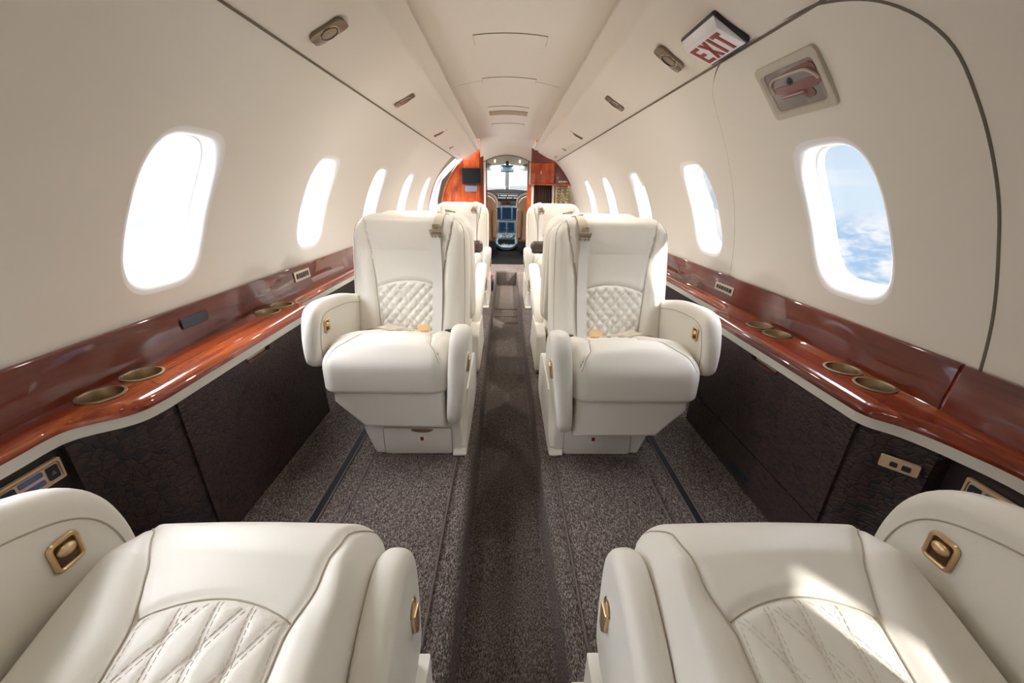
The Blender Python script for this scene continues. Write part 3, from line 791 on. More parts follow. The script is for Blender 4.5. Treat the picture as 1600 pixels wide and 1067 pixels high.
# exit door: seal, handle box
def on_wall(pts, off=0.0): return [wall_pt(1, p[0], p[1], off) for p in pts]
bm = BM(); tube(bm, on_wall(DOOR, 0.001), 0.0032, 7); obj('door_seal', bm, plain('seal_grey', (0.17, 0.145, 0.115), 0.7), door)
bm = BM(); tube(bm, on_wall(DOORF[8:], 0.0008), 0.0012, 6); obj('door_seam', bm, plain('seam_light', (0.46, 0.41, 0.34), 0.7), door)
bm = BM(); tube(bm, on_wall(DOORF[:9], 0.001), lambda t: lerp(0.0032, 0.0014, t), 6); obj('door_seal', bm, plain('seal_grey2', (0.17, 0.145, 0.115), 0.7), door)
HY0, HY1, HZ0, HZ1 = 0.972, 1.182, 0.190, 0.298
def hpt(y, z, d): return wall_pt(1, y + 0.0 * (z - 0.24), z, d)
def quad_ring(bm, rings):
    R_ = [[bm.verts.new(p) for p in r] for r in rings]; n = len(R_[0])
    for A, B in zip(R_, R_[1:]):
        for i in range(n): bm.faces.new([A[i], A[(i + 1) % n], B[(i + 1) % n], B[i]])
    return R_
bm = BM(); rings = []
for ins, dep in ((-0.001, 0.002), (0.0, -0.006), (0.006, -0.008), (0.020, -0.004), (0.024, 0.004), (0.026, 0.014)):
    rings.append([hpt(p[0], p[1], dep) for p in rrect(HY0 + ins, HY1 - ins, HZ0 + ins * 0.75, HZ1 - ins * 0.75, 0.012, 4)])
quad_ring(bm, rings); hb = obj('exit_handle_frame', bm, plain('frame_taupe', (0.54, 0.49, 0.41), 0.5), door)
bm = BM(); ol = rrect(HY0 + 0.022, HY1 - 0.022, HZ0 + 0.017, HZ1 - 0.017, 0.008, 3)
bm.faces.new([bm.verts.new(hpt(p[0], p[1], -0.0015)) for p in ol]); obj('handle_backing', bm, plain('well_grey', (0.36, 0.33, 0.32), 0.5), hb)
rim_ = spline([(1.1492, 0.2440), (1.1485, 0.2605), (1.1345, 0.2687), (1.1122, 0.2706), (1.0346, 0.2688), (1.0085, 0.2602), (0.9952, 0.2458)], 6)
bm = BM(); tube(bm, [hpt(p[0], p[1], -0.006) for p in rim_], 0.0032, 8); obj('handle_rim', bm, 'cream', hb)
def flat_red(pts, dep):
    lo = spline(pts, 5, True); A = [bm.verts.new(hpt(p[0], p[1], -dep)) for p in lo]; B = [bm.verts.new(hpt(p[0], p[1], 0.001)) for p in lo]
    bm.faces.new(A); [bm.faces.new([A[i], A[(i + 1) % len(A)], B[(i + 1) % len(A)], B[i]]) for i in range(len(A))]
bm = BM()
flat_red([(1.140, 0.241), (1.0829, 0.2343), (1.0342, 0.2318), (0.996, 0.2397), (0.997, 0.2486), (1.0398, 0.2515), (1.0918, 0.2510), (1.143, 0.252)], 0.0045)
flat_red([(1.095, 0.2735), (1.0203, 0.2765), (1.000, 0.2725), (0.997, 0.2593), (1.0056, 0.2581), (1.0252, 0.2685), (1.0548, 0.2705), (1.095, 0.2705)], 0.0040)
flat_red([(1.058, 0.236), (1.032, 0.236), (1.022, 0.224), (1.034, 0.2165), (1.052, 0.219), (1.060, 0.228)], 0.0042)
obj('handle_lever', bm, 'redh', hb, label='red pull lever')
bm = BM(); t = bmesh.new(); bmesh.ops.create_uvsphere(t, u_segments=14, v_segments=8, radius=0.011); merge(bm, t, Matrix.Translation(hpt(1.0852, 0.2560, 0.002))); obj('handle_pivot', bm, 'black', hb)
bm = BM(); bm.faces.new([bm.verts.new(hpt(y, z, -0.0072)) for y, z in ((1.124, 0.2295), (1.044, 0.2285), (1.044, 0.2342), (1.124, 0.2360))]); pl = obj('handle_placard', bm, plain('placard_red', (0.34, 0.04, 0.035), 0.5), hb)
bm = BM(); yy = 1.122; rnd = random.Random(3)
while yy > 1.050:
    w_ = rnd.uniform(0.0018, 0.0036); k = -(1.124 - yy) / 0.08 * 0.0014
    bm.faces.new([bm.verts.new(hpt(a, b + k, -0.0078)) for a, b in ((yy, 0.2312), (yy - w_, 0.2312), (yy - w_, 0.2346), (yy, 0.2346))]); yy -= w_ + 0.0016
obj('placard_lettering', bm, 'signw', pl)
bm = BM(); ol = rrect(HY0 + 0.018, HY1 - 0.018, HZ0 + 0.014, HZ1 - 0.014, 0.008, 3)
bm.faces.new([bm.verts.new(hpt(p[0], p[1], -0.0115)) for p in ol]); obj('clear_cover', bm, 'clear', hb, label='clear plastic cover')

# ------------------------------------------------------------------ ceiling and overhead beams
CZ = 0.605
def zc_(x): return CZ - 0.42 * x * x
bm = BM(); rows = []
for k in range(30):
    y = lerp(Y0, 5.02, k / 29); rows.append([bm.verts.new((x, y, zc_(x))) for x in [-0.46 + 0.92 * i / 20 for i in range(21)]])
grid_faces(bm, rows)
hx_ = [i for i in range(21) if abs(-0.46 + 0.92 * i / 20) < 0.335]
hr = [[rows[-1][i] for i in hx_]]
for k in range(1, 11):      # the ceiling rolls down over the flight-deck opening
    a = PI / 2 * k / 10; hr.append([bm.verts.new((x, 5.02 + 0.175 * math.sin(a), lerp(zc_(x), 0.41 - 0.9 * x * x, 1 - math.cos(a)))) for x in [-0.46 + 0.92 * i / 20 for i in hx_]])
rows = hr
for s_ in (-1, 1):          # flat liner out to the bulkhead above the beams
    grid_faces(bm, [[bm.verts.new((s_ * x, y, zc_(x) + 0.02)) for x in (0.30, 0.46)] for y in (5.0, 5.2)])
grid_faces(bm, rows); obj('ceiling', bm, 'ceil', angle=60, kind='structure')
bm = BM(); tube(bm, [(x, 2.66, zc_(x) - 0.0002) for x in [-0.3 + 0.6 * i / 20 for i in range(21)]], 0.0012, 5); obj('trim_3', bm, plain('seam_ceiling', (0.44, 0.38, 0.31), 0.8), kind='structure')
bm = BM(); tube(bm, [(x, 5.195, 0.41 - 0.9 * x * x) for x in [-0.33 + 0.66 * i / 20 for i in range(21)]], 0.006, 6); obj('trim_4', bm, plain('seam_header', (0.22, 0.19, 0.16), 0.8), kind='structure')
ys_p = [('nearest flush ceiling panel, widest of the row', 1.945, 2.065, 0), ('second flush ceiling panel from the camera, on the ceiling seam', 2.60, 2.71, 1), ('third flush ceiling panel from the camera', 3.40, 3.47, 2), ('tan ceiling panel, fourth from the camera', 3.58, 3.75, 3), ('farthest flush ceiling panel near the flight deck', 4.18, 4.40, 4)]
seamc = plain('panel_gap', (0.20, 0.16, 0.12), 0.8)
for lab, a, b, k in ys_p:
    bm = BM(); w = 0.152
    xs = [-w + 2 * w * i / 12 for i in range(13)]
    for side_, off in ((0, 0.0008), ):
        top = [[bm.verts.new((x, y, zc_(x) - 0.0035)) for x in xs] for y in (a + 0.002, b - 0.002)]; grid_faces(bm, top)
        up_ = [[bm.verts.new((x, y, zc_(x) + 0.004)) for x in xs] for y in (a + 0.002, b - 0.002)]; grid_faces(bm, up_)
        for y_ in (0, 1): grid_faces(bm, [top[y_], up_[y_]])
        for i_ in (0, -1): bm.faces.new([top[0][i_], top[1][i_], up_[1][i_], up_[0][i_]])
    p = obj('ceiling_panel', bm, 'tan' if k == 3 else 'ceil', label=lab, cat='ceiling panel', group='flush panels along the ceiling')
    bm = BM()
    tube(bm, [(-w, a, zc_(w) - 0.002), (-w, b, zc_(w) - 0.002)], 0.0013, 5); tube(bm, [(w, a, zc_(w) - 0.002), (w, b, zc_(w) - 0.002)], 0.0013, 5)
    tube(bm, [(x, a, zc_(x) - 0.002) for x in xs], 0.0009, 5)
    obj('panel_gap', bm, seamc, p)
BA, BB = (0.571, 0.343), (0.372, 0.456)
def beam_sec(t):      # t 0 near .. 1 far, (x,z)
    cx = lerp(0.322, 0.297, t); cz = lerp(0.543, 0.462, t)
    bb_ = (lerp(0.382, 0.366, t), lerp(0.462, 0.428, t))
    r = [(BA[0], BA[1])]
    for k in range(1, 9): s = k / 9; r.append((lerp(BA[0], bb_[0], s), lerp(BA[1], bb_[1], s) - 0.010 * math.sin(PI * s)))
    p0 = r[-1]; 
    for k in range(0, 7):
        s = k / 6; a = (1 - s) ** 2; b = 2 * s * (1 - s); c = s * s
        m_ = (bb_[0] - 0.018, bb_[1] + 0.006)
        r.append((a * bb_[0] + b * m_[0] + c * (bb_[0] - 0.022), a * bb_[1] + b * m_[1] + c * (bb_[1] + 0.026)))
    r += [(cx, cz), (cx + 0.004, cz + 0.02), (0.44, 0.64), (0.62, 0.45)]
    return r
for sx, nm in ((-1, 'trim_1'), (1, 'trim_2')):
    bm = BM(); rings = []
    ys = [lerp(Y0, 5.02, k / 12) for k in range(13)] + [5.06, 5.09]
    for y in ys:
        t = (y - 0.6) / 4.3; t = max(-0.3, min(1, t)); sec = beam_sec(t)
        if y > 5.02:
            f = 1 - 0.10 * ((y - 5.02) / 0.07) ** 2; sec = [(lerp(0.47, x, f), lerp(0.46, z, f)) for x, z in sec]
        rings.append([bm.verts.new((sx * x, y, z)) for x, z in sec])
    n = len(rings[0])
    for A, B in zip(rings, rings[1:]):
        for i in range(n): bm.faces.new([A[i], A[(i + 1) % n], B[(i + 1) % n], B[i]])
    bm.faces.new(rings[0][::-1]); bm.faces.new(rings[-1])
    bo = obj(nm, bm, 'beam', angle=40, kind='structure')
    bm = BM(); tube(bm, [(sx * 0.572, y, 0.3415) for y in (Y0, 1, 2, 3, 5.0)], 0.0035, 6); obj('shadow_gap', bm, plain('valance_gap', (0.16, 0.13, 0.10), 0.8), bo)

# reading lamps, built flat (normal -z) then laid on the beam's underside
def slope_mtx(sx, y, s):
    a = Vector((sx * BA[0], 0, BA[1])); b = Vector((sx * 0.378, 0, 0.455)); p = a.lerp(b, s); d = (b - a).normalized()
    nrm = Vector((-d.z * sx, 0, d.x * sx)); nrm = nrm if nrm.z < 0 else -nrm
    p = p + nrm * 0.0095 * math.sin(PI * min(1, s)); p.y = y
    ex = d; ez = -nrm; ey = ez.cross(ex)
    m = Matrix((ex, ey, ez)).transposed().to_4x4(); m.translation = p; return m
def make_lamp():
    e = empty('reading_lamp', (0, 0, 0))
    bm = BM(); ol = rrect(-0.050, 0.050, -0.030, 0.030, 0.016, 5)
    prism(bm, ol, 'Z', -0.004, 0.004, 0.0025, 2, lambda c: Vector((c.x, c.y + c.x * 0.10, c.z - 0.004 * (c.x / 0.05) ** 2)))
    pl = obj('lamp_plate', bm, 'plate', e)
    bm = BM(); lathe(bm, [(0.028, -0.003), (0.0285, -0.006), (0.0265, -0.008), (0.0245, -0.006), (0.023, 0.004), (0.0, 0.006)], (-0.002, 0, 0), 24); obj('lamp_ring', bm, 'nickel', e)
    bm = BM(); lathe(bm, [(0.0, -0.0065), (0.010, -0.006), (0.018, -0.0045), (0.0235, 0.001)], (-0.002, 0, 0), 20); obj('lamp_lens', bm, 'lens', e)
    bm = BM(); lathe(bm, [(0.0215, -0.002), (0.0222, -0.0082), (0.0246, -0.0082), (0.0248, -0.002)], (-0.002, 0, 0), 20); obj('lamp_collar', bm, 'black', e)
    return e
lp = make_lamp(); first = True
names = ['nearest', 'second', 'third', 'fourth', 'fifth']
for sx, yl, sd in ((-1, [1.258, 2.084, 3.131, 3.933, 4.6], 'left'), (1, [1.42, 2.064, 3.111, 3.932, 4.62], 'right')):
    for i, y in enumerate(yl):
        o = lp if first else copy_tree(lp); first = False
        o.matrix_world = slope_mtx(sx, y, 0.46)
        tag(o, 'brass reading lamp set into the %s overhead panel, %s from the camera' % (sd, names[i]), 'lamp', 'reading lamps in the overhead panels')

# EXIT signs
def letters(bm, h, w, gap, z0, z1):
    t = 0.30 * w; x = 0.0
    def bar(pts): prism(bm, pts, 'Z', z0, z1)
    def rc(a, b, c, d): bar([(a, c), (b, c), (b, d), (a, d)])
    rc(x, x + t, 0, h); rc(x + t, x + w, 0, t); rc(x + t, x + w * 0.86, h / 2 - t / 2, h / 2 + t / 2); rc(x + t, x + w, h - t, h); x += w + gap
    bar([(x, 0), (x + t * 1.1, 0), (x + w, h), (x + w - t * 1.1, h)]); bar([(x + w, 0), (x + w - t * 1.1, 0), (x + w / 2 - t * .55, h / 2 - t * 0.3), (x + w / 2 + 0 * t, h / 2 + t * .6)]);
    bar([(x, h), (x + t * 1.1, h), (x + w / 2 + t * .55, h / 2 + t * 0.3), (x + w / 2, h / 2 - t * .6)]); x += w + gap
    rc(x, x + t, 0, h); x += t + gap
    rc(x, x + w, h - t, h); rc(x + w / 2 - t / 2, x + w / 2 + t / 2, 0, h - t); x += w
    return x
def exit_sign(sx, y, s, sc, label):
    m0 = slope_mtx(sx, y, s)
    e = empty('exit_sign', m0.translation, label, 'sign', 'exit signs')
    # local frame: X up the slope towards the aisle, Y along cabin, -Z into the cabin
    def W(bm): 
        for v in bm.verts: v.co = m0 @ Vector((v.co.x * sc, v.co.y * sc, v.co.z * sc))
        return bm
    hy, hx = 0.088, 0.052
    bm = BM(); prism(bm, rrect(-hx - 0.004, hx + 0.004, -hy - 0.004, hy + 0.004, 0.008), 'Z', -0.007, 0.004, 0.003, 2); obj('gasket', W(bm), 'black', e)
    bm = BM(); prism(bm, [(-hx, -0.006), (-hx + 0.002, -0.010), (0.026, -0.021), (0.031, -0.020), (hx, -0.006)], 'Y', -hy, hy, 0.004, 3); obj('lens_box', W(bm), 'signw', e)
    # face of the wedge from (-.05,-.014) to (.018,-.034)
    bm = BM(); L_ = letters(bm, 0.064, 0.036, 0.009, 0, 0.0012)
    d = Vector((0.076, 0, -0.011)).normalized(); nn = Vector((-0.011, 0, -0.076)).normalized()
    for v in bm.verts:
        u, vv, w = v.co; ycoord = u - L_ / 2
        v.co = m0 @ ((Vector((-0.044, 0, -0.0112)) + d * vv + Vector((0, ycoord, 0)) + nn * (w - 0.0002)) * sc)
    obj('lettering', bm, 'red', e, smooth=False, label='red EXIT lettering')
exit_sign(1, 1.205, 0.30, 1.0, 'white EXIT sign with red letters, right overhead panel beside the exit door')
exit_sign(-1, 4.86, 0.42, 0.5, 'small distant EXIT sign at the far end of the left overhead panel')

# ------------------------------------------------------------------ side ledges
LZ = -0.385
def edge_line(sx):
    if sx < 0:
        near = [(0.790, Y0), (0.788, 0.30), (0.788, 0.52), (0.790, 0.585), (0.783, 0.615), (0.760, 0.637), (0.728, 0.660), (0.708, 0.690), (0.702, 0.74)]
        far = [(0.704, 1.33), (0.706, 1.375), (0.716, 1.398), (0.735, 1.41), (0.760, 1.418), (0.778, 1.445), (0.782, 1.50), (0.785, 4.50)]
    else:
        near = [(0.802, Y0), (0.798, 0.40), (0.792, 0.50), (0.776, 0.562), (0.763, 0.600), (0.742, 0.640), (0.712, 0.672), (0.702, 0.70)]
        far = [(0.702, 1.30), (0.704, 1.335), (0.716, 1.362), (0.740, 1.378), (0.775, 1.392), (0.796, 1.42), (0.800, 1.48), (0.800, 5.0)]
    def sm(p): 
        q = spline(p, 4); return [(v[0], v[1]) for v in q]
    n = [near[0]] + sm(near[1:]); f = sm(far[:-1]) + [far[-1]]
    return n + f
CUPS = {-1: [(0.802, 0.705), (0.802, 0.800), (0.800, 1.285), (0.800, 1.370)], 1: [(0.796, 0.858), (0.798, 0.772), (0.796, 1.19), (0.797, 1.105)]}
CR = 0.0355
def bool_cut(o, cutters):
    for c in cutters:
        md = o.modifiers.new('cut', 'BOOLEAN'); md.object = c; md.operation = 'DIFFERENCE'; md.solver = 'EXACT'
    bpy.context.view_layer.update()
    dg = bpy.context.evaluated_depsgraph_get(); me = bpy.data.meshes.new_from_object(o.evaluated_get(dg))
    o.modifiers.clear(); old = o.data; o.data = me; me.name = old.name
    me.shade_smooth(); me.set_sharp_from_angle(angle=math.radians(35))
for sx, sd in ((-1, 'left'), (1, 'right')):
    root = empty('side_ledge', (sx * 0.80, 1.8, -0.42), 'long polished mahogany ledge with cup holders along the %s wall' % sd, 'ledge', 'mahogany side ledges')
    el = edge_line(sx); yend = el[-1][1]
    # rolled front edge, then a flat top filled round the cup holes
    ep = [Vector((x, y, 0)) for x, y in el]; nrm_ = []
    for i in range(len(ep)):
        t_ = (ep[min(i + 1, len(ep) - 1)] - ep[max(i - 1, 0)]).normalized(); nn = Vector((t_.y, -t_.x, 0))
        nrm_.append(nn)                       # points to the wall (+x side)
    wr_ = 0.021; prof_ = [(0.0, -0.4065)] + [(wr_ * (1 - math.cos(PI / 2 * k / 7)), -0.404 + (LZ + 0.404) * math.sin(PI / 2 * k / 7)) for k in range(8)]
    bm = BM(); rows = []
    for off, z in prof_:
        rows.append([bm.verts.new((sx * (p.x + n_.x * off), p.y + n_.y * off, z)) for p, n_ in zip(ep, nrm_)])
    grid_faces(bm, rows)
    def far_enough(v):
        q = Vector((v.co.x * sx, v.co.y, 0)); best = 9
        for a_, b_ in zip(ep, ep[1:]):
            if abs(a_.y - q.y) > 0.15 and abs(b_.y - q.y) > 0.15 and (a_.y - q.y) * (b_.y - q.y) > 0: continue
            ab = b_ - a_; t_ = max(0, min(1, (q - a_).dot(ab) / max(1e-12, ab.length_squared))); best = min(best, (a_ + ab * t_ - q).length)
        return best > wr_ * 0.985
    inner = [v for v in rows[-1] if far_enough(v)]
    inner = [v for i, v in enumerate(inner) if i == 0 or (v.co - inner[i - 1].co).length > 0.0008]
    w1 = bm.verts.new((sx * 0.853, inner[-1].co.y, LZ)); w0_ = bm.verts.new((sx * 0.853, inner[0].co.y, LZ))
    eds = []
    for a_, b_ in zip(inner, inner[1:]): eds.append(bm.edges.get((a_, b_)) or bm.edges.new((a_, b_)))
    for a_, b_ in ((inner[-1], w1), (w1, w0_), (w0_, inner[0])): eds.append(bm.edges.new((a_, b_)))
    for cx, cy in CUPS[sx]:
        ring = [bm.verts.new((sx * (cx + CR * math.cos(2 * PI * k / 40)), cy + CR * math.sin(2 * PI * k / 40), LZ)) for k in range(40)]
        for k in range(40): eds.append(bm.edges.new((ring[k], ring[(k + 1) % 40])))
    bmesh.ops.triangle_fill(bm, use_beauty=True, use_dissolve=False, edges=eds, normal=(0, 0, 1))
    top = obj('worktop', bm, 'wood', root, angle=50)
    cutters = []
    for cx, cy in CUPS[sx]:
        t = BM(); lathe(t, [(0, -0.60), (CR, -0.60), (CR, -0.3), (0, -0.3)], (sx * cx, cy, 0), 40); c = obj('cutter', t, 'gap', org=(0, 0, 0)); cutters.append(c)
    for cx, cy in CUPS[sx]:
        bm = BM(); lathe(bm, [(CR - 0.001, LZ + 0.0008), (CR + 0.0035, LZ + 0.0012), (CR + 0.003, LZ + 0.0035), (CR - 0.0015, LZ + 0.0035), (CR - 0.003, LZ), (CR - 0.0045, LZ - 0.076), (0.004, LZ - 0.078), (0, LZ - 0.078)], (sx * cx, cy, 0), 40)
        obj('cup_holder', bm, 'cup', root, angle=40)
    # edge strip under the wood
    bm = BM(); ins = 0.006; pts = [Vector((sx * (x + 0.0005), y, 0)) for x, y in el]; st = []
    rows = []
    for i, p in enumerate(pts):
        t_ = (pts[min(i + 1, len(pts) - 1)] - pts[max(i - 1, 0)]).normalized(); nn = Vector((t_.y, -t_.x, 0)) * (-sx)   # outward = towards the aisle
        if nn.x * sx > 0: nn = -nn
        a = p; b = p - nn * 0.02
        rows.append([bm.verts.new((a.x, a.y, -0.4055)), bm.verts.new((a.x, a.y, -0.4275)), bm.verts.new((b.x, b.y, -0.4283))])
    grid_faces(bm, rows); obj('edge_strip', bm, 'strip', root, angle=50)
    # back board
    ysplit = [(Y0, 0.668), (0.674, yend)] if sx > 0 else [(Y0, yend)]
    for a, b in ysplit:
        bm = BM(); prism(bm, [(sx * 0.838, LZ - 0.004), (sx * 0.846, -0.293), (sx * 0.8475, -0.2905), (sx * 0.856, -0.2905), (sx * 0.860, LZ - 0.004)], 'Y', a, b, 0.0012, 2); obj('back_board', bm, 'wooddark', root)
    # inlay line and table slot
    bm = BM(); xa = sx * (0.768 if sx < 0 else 0.756)
    tube(bm, [(xa, 0.79, LZ + 0.0002), (xa, 1.33, LZ + 0.0002)], 0.0007, 5)
    c_ = [(x, y) for x, y in el if 0.70 < y < 0.80]; yq = 0.755 if sx < 0 else 0.690
    tube(bm, [(sx * 0.7035, yq, LZ - 0.012), (sx * 0.7245, yq - 0.001, LZ + 0.0001), (sx * 0.74, yq + 0.004, LZ + 0.0002), (sx * 0.768, yq + 0.02, LZ + 0.0002)], 0.0007, 5)
    obj('lid_joint', bm, 'gap', root)
    # cabinet below
    yf = 1.372 if sx < 0 else 1.335
    cab = empty('cabinet', (sx * 0.77, 1.03, PF), 'dark crocodile-pattern leather cabinet below the %s ledge%s' % (sd, ', one tall door' if sx < 0 else ', split by a low drawer line'), 'cabinet', 'side cabinets')
    fr = [(sx * (x + 0.008), y) for x, y in el if (0.605 if sx < 0 else 0.585) < y < yf - 0.03]
    fr = [(sx * 0.848, fr[0][1])] + fr + [(sx * 0.709, yf), (sx * 0.848, yf)]
    tap = lambda c: Vector((c.x - sx * 0.014 * max(0, (-0.43 - c.z) / 0.38) if abs(c.x) < 0.8 else c.x, c.y, c.z))
    bm = BM(); prism(bm, fr, 'Z', PF, -0.4285, 0, 3, tap); body = obj('body', bm, 'croc', cab, angle=40)
    bool_cut(body, cutters)
    fx = lambda z, off: sx * (0.7105 - 0.014 * (-0.43 - z) / 0.38 - off)
    def front_panel(y0, y1, z0, z1, name, notch=None):
        ol = [(y0, z0), (y1, z0), (y1, z1)]
        if notch: ol += [(notch[1] + 0.006, z1), (notch[1], z1 - 0.013), (notch[0], z1 - 0.013), (notch[0] - 0.006, z1)]
        ol += [(y0, z1)]
        bm = BM(); prism(bm, ol, 'X', 0, 1, 0, 2, lambda c: Vector((fx(c.z, 0.0065 if c.x > 0.5 else -0.004), c.y, c.z)))
        return obj(name, bm, 'croc', cab, smooth=False)
    if sx < 0:
        d_ = front_panel(0.752, 1.366, PF + 0.004, -0.4295, 'door', (0.995, 1.095)); hy = (0.995, 1.095)
    else:
        d_ = front_panel(0.690, 1.328, -0.686, -0.4295, 'door', (0.945, 1.050)); hy = (0.945, 1.050)
        d2 = front_panel(0.690, 1.328, PF + 0.004, -0.690, 'drawer')
        bm = BM(); prism(bm, spline([(0.93, -0.772), (0.945, -0.782), (1.01, -0.782), (1.025, -0.768), (1.01, -0.764), (0.945, -0.764)], 3, True), 'X', 0, 1, 0, 2, lambda c: Vector((fx(c.z, 0.010 if c.x > .5 else 0.004), c.y, c.z))); obj('drawer_pull', bm, plain('pull_blue', (0.012, 0.022, 0.03), 0.35), d2)
    bm = BM(); prism(bm, [(hy[0] - 0.004, -0.430), (hy[0], -0.4425), (hy[1], -0.4425), (hy[1] + 0.004, -0.430)], 'X', 0, 1, 0, 2, lambda c: Vector((fx(c.z, 0.001 if c.x > .5 else -0.004), c.y, c.z))); hd = obj('handle_recess', bm, 'nickel', d_)
    bm = BM(); tube(bm, [(fx(z, 0.0068), y, z) for y, z in ((hy[0] - 0.005, -0.430), (hy[0], -0.4425), (hy[1], -0.4425), (hy[1] + 0.005, -0.430))], 0.0022, 6); obj('handle_rim', bm, 'wooddark', d_)
    for c in cutters: bpy.data.objects.remove(c, do_unlink=True)
    # dark lower side wall
    bm = BM(); prism(bm, [(sx * 0.803, -0.4285), (sx * 0.806, -0.4285), (sx * 0.82, PF), (sx * 0.800, PF)] if False else [(sx * 0.806, -0.4285), (sx * 0.86, -0.4285), (sx * 0.86, PF), (sx * 0.800, PF)], 'Y', Y0, 4.5 if sx < 0 else 5.0)
    obj('baseboard_' + sd, bm, 'dado', smooth=False, kind='structure')

# little fittings on the back boards
def vent(sx, y0, y1, z0, z1, label, slats=True):
    e = empty('air_vent' if slats else 'blank_plate', (sx * 0.838, (y0 + y1) / 2, z0), label, 'vent' if slats else 'plate')
    xf = lambda z: sx * (0.838 + (z - LZ) * 0.087 - 0.001)
    if not slats:
        bm = BM(); prism(bm, rrect(y0, y1, z0, z1, 0.006), 'X', 0, 1, 0, 2, lambda c: Vector((xf(c.z) - sx * (0.003 if c.x > .5 else -0.003), c.y, c.z))); obj('plate', bm, 'button', e); 
        bm = BM(); tube(bm, [(xf(p[1]) - sx * 0.002, p[0], p[1]) for p in rrect(y0, y1, z0, z1, 0.006)], 0.0015, 5, True); obj('rim', bm, 'black', e); return
    bm = BM(); prism(bm, rrect(y0, y1, z0, z1, 0.003), 'X', 0, 1, 0, 2, lambda c: Vector((xf(c.z) - sx * (0.003 if c.x > .5 else -0.003), c.y, c.z))); obj('frame', bm, 'nickel', e)
    bm = BM(); prism(bm, rrect(y0 + 0.012, y1 - 0.012, z0 + 0.009, z1 - 0.009, 0.002), 'X', 0, 1, 0, 2, lambda c: Vector((xf(c.z) - sx * (0.0036 if c.x > .5 else -0.001), c.y, c.z))); g = obj('grille', bm, 'black', e)
    bm = BM(); n = 6
    for k in range(1, n):
        y = lerp(y0 + 0.012, y1 - 0.012, k / n); zm = (z0 + z1) / 2
        tube(bm, [(xf(z) - sx * 0.004, y, z) for z in (z0 + 0.010, z1 - 0.010)], 0.0013, 5)
    obj('grille_bars', bm, 'brass', g)
vent(-1, 1.565, 1.69, -0.346, -0.308, 'gold-framed slotted vent on the left back board, beyond the cup holders')
vent(1, 1.445, 1.58, -0.354, -0.322, 'gold-framed slotted vent on the right back board, beside the seat')
vent(-1, 0.982, 1.075, -0.343, -0.317, 'dark blank plate on the left back board', False)

# gold control panels
def control(sx, y0, y1, z0, z1, x, label, near):
    e = empty('seat_control_panel', (sx * x, (y0 + y1) / 2, z0), label, 'control panel', 'gold seat control panels')
    def R(a, b, c, d, off, th, mname, nm, par=None, bev=0):
        bm = BM(); prism(bm, rrect(a, b, c, d, 0.0025, 3), 'X', 0, 1, 0, 2, lambda v: Vector((sx * (x - (off + th if v.x > .5 else off)), v.y, v.z))); return obj(nm, bm, mname, par or e)
    pl = R(y0, y1, z0, z1, 0, 0.006, 'goldp', 'bezel')
    bm = BM(); tube(bm, [(sx * (x - 0.0065), p[0], p[1]) for p in rrect(y0 + 0.005, y1 - 0.005, z0 + 0.005, z1 - 0.005, 0.004, 3)], 0.0010, 5, True); obj('bezel_line', bm, 'brass', pl)
    zm = (z0 + z1) / 2; h = (z1 - z0) / 2 - 0.008
    b1 = R(y1 - 0.027, y1 - 0.009, zm - h, zm + h, 0.006, 0.002, 'button', 'button')
    bm = BM(); yq = y1 - 0.018; bm.faces.new([bm.verts.new((sx * (x - 0.0085), yq + a, zm + b)) for a, b in ((-0.0045, -0.004), (0.0045, -0.004), (0, 0.005))]); obj('arrow', bm, 'brass', b1)
    for q in (0, 1):
        R(y1 - 0.068, y1 - 0.032, zm + (0.003 if q == 0 else -h), zm + (h if q == 0 else -0.003), 0.006, 0.0012, 'label', 'label_strip')
    b2 = R(y1 - 0.091, y1 - 0.073, zm - h, zm + h, 0.006, 0.002, 'button', 'button')
    bm = BM(); yq = y1 - 0.082; bm.faces.new([bm.verts.new((sx * (x - 0.0085), yq + a, zm + b)) for a, b in ((-0.0045, 0.004), (0.0045, 0.004), (0, -0.005))]); obj('arrow', bm, 'brass', b2)
    R(y1 - 0.114, y1 - 0.096, zm - h, zm + h, 0.006, 0.002, 'button', 'button')
control(-1, 0.46, 0.597, -0.488, -0.447, 0.802, 'gold seat control panel above the left near armrest', True)
control(1, 0.42, 0.556, -0.494, -0.452, 0.802, 'gold seat control panel behind the right near armrest', True)
# switch plate on the slanted end of the right cabinet
e = empty('switch_plate', (0.75, 0.62, -0.49), 'gold plate with two black switches on the right cabinet end', 'switch')
pa, pb = Vector((0.704, 0.657, 0)), Vector((0.772, 0.585, 0)); dv = (pb - pa).normalized(); nv = Vector((-abs(dv.y), -abs(dv.x), 0)).normalized()
def on_diag(u0, u1, z0, z1, off, th, r=0.002):
    bm = BM(); prism(bm, rrect(u0, u1, z0, z1, r, 3), 'X', 0, 1, 0, 2, lambda v: pa + dv * v.y + nv * (off + (th if v.x > .5 else 0)) + Vector((0, 0, v.z))); return bm
w0 = obj('plate', on_diag(0.026, 0.082, -0.487, -0.463, 0.0, 0.006), 'goldp', e)
obj('rocker_frame', on_diag(0.036, 0.072, -0.483, -0.467, 0.006, 0.0012), 'goldp', w0)
obj('switch', on_diag(0.041, 0.052, -0.480, -0.470, 0.0065, 0.002), 'button', e); obj('switch', on_diag(0.058, 0.071, -0.481, -0.470, 0.0065, 0.002), 'button', e)
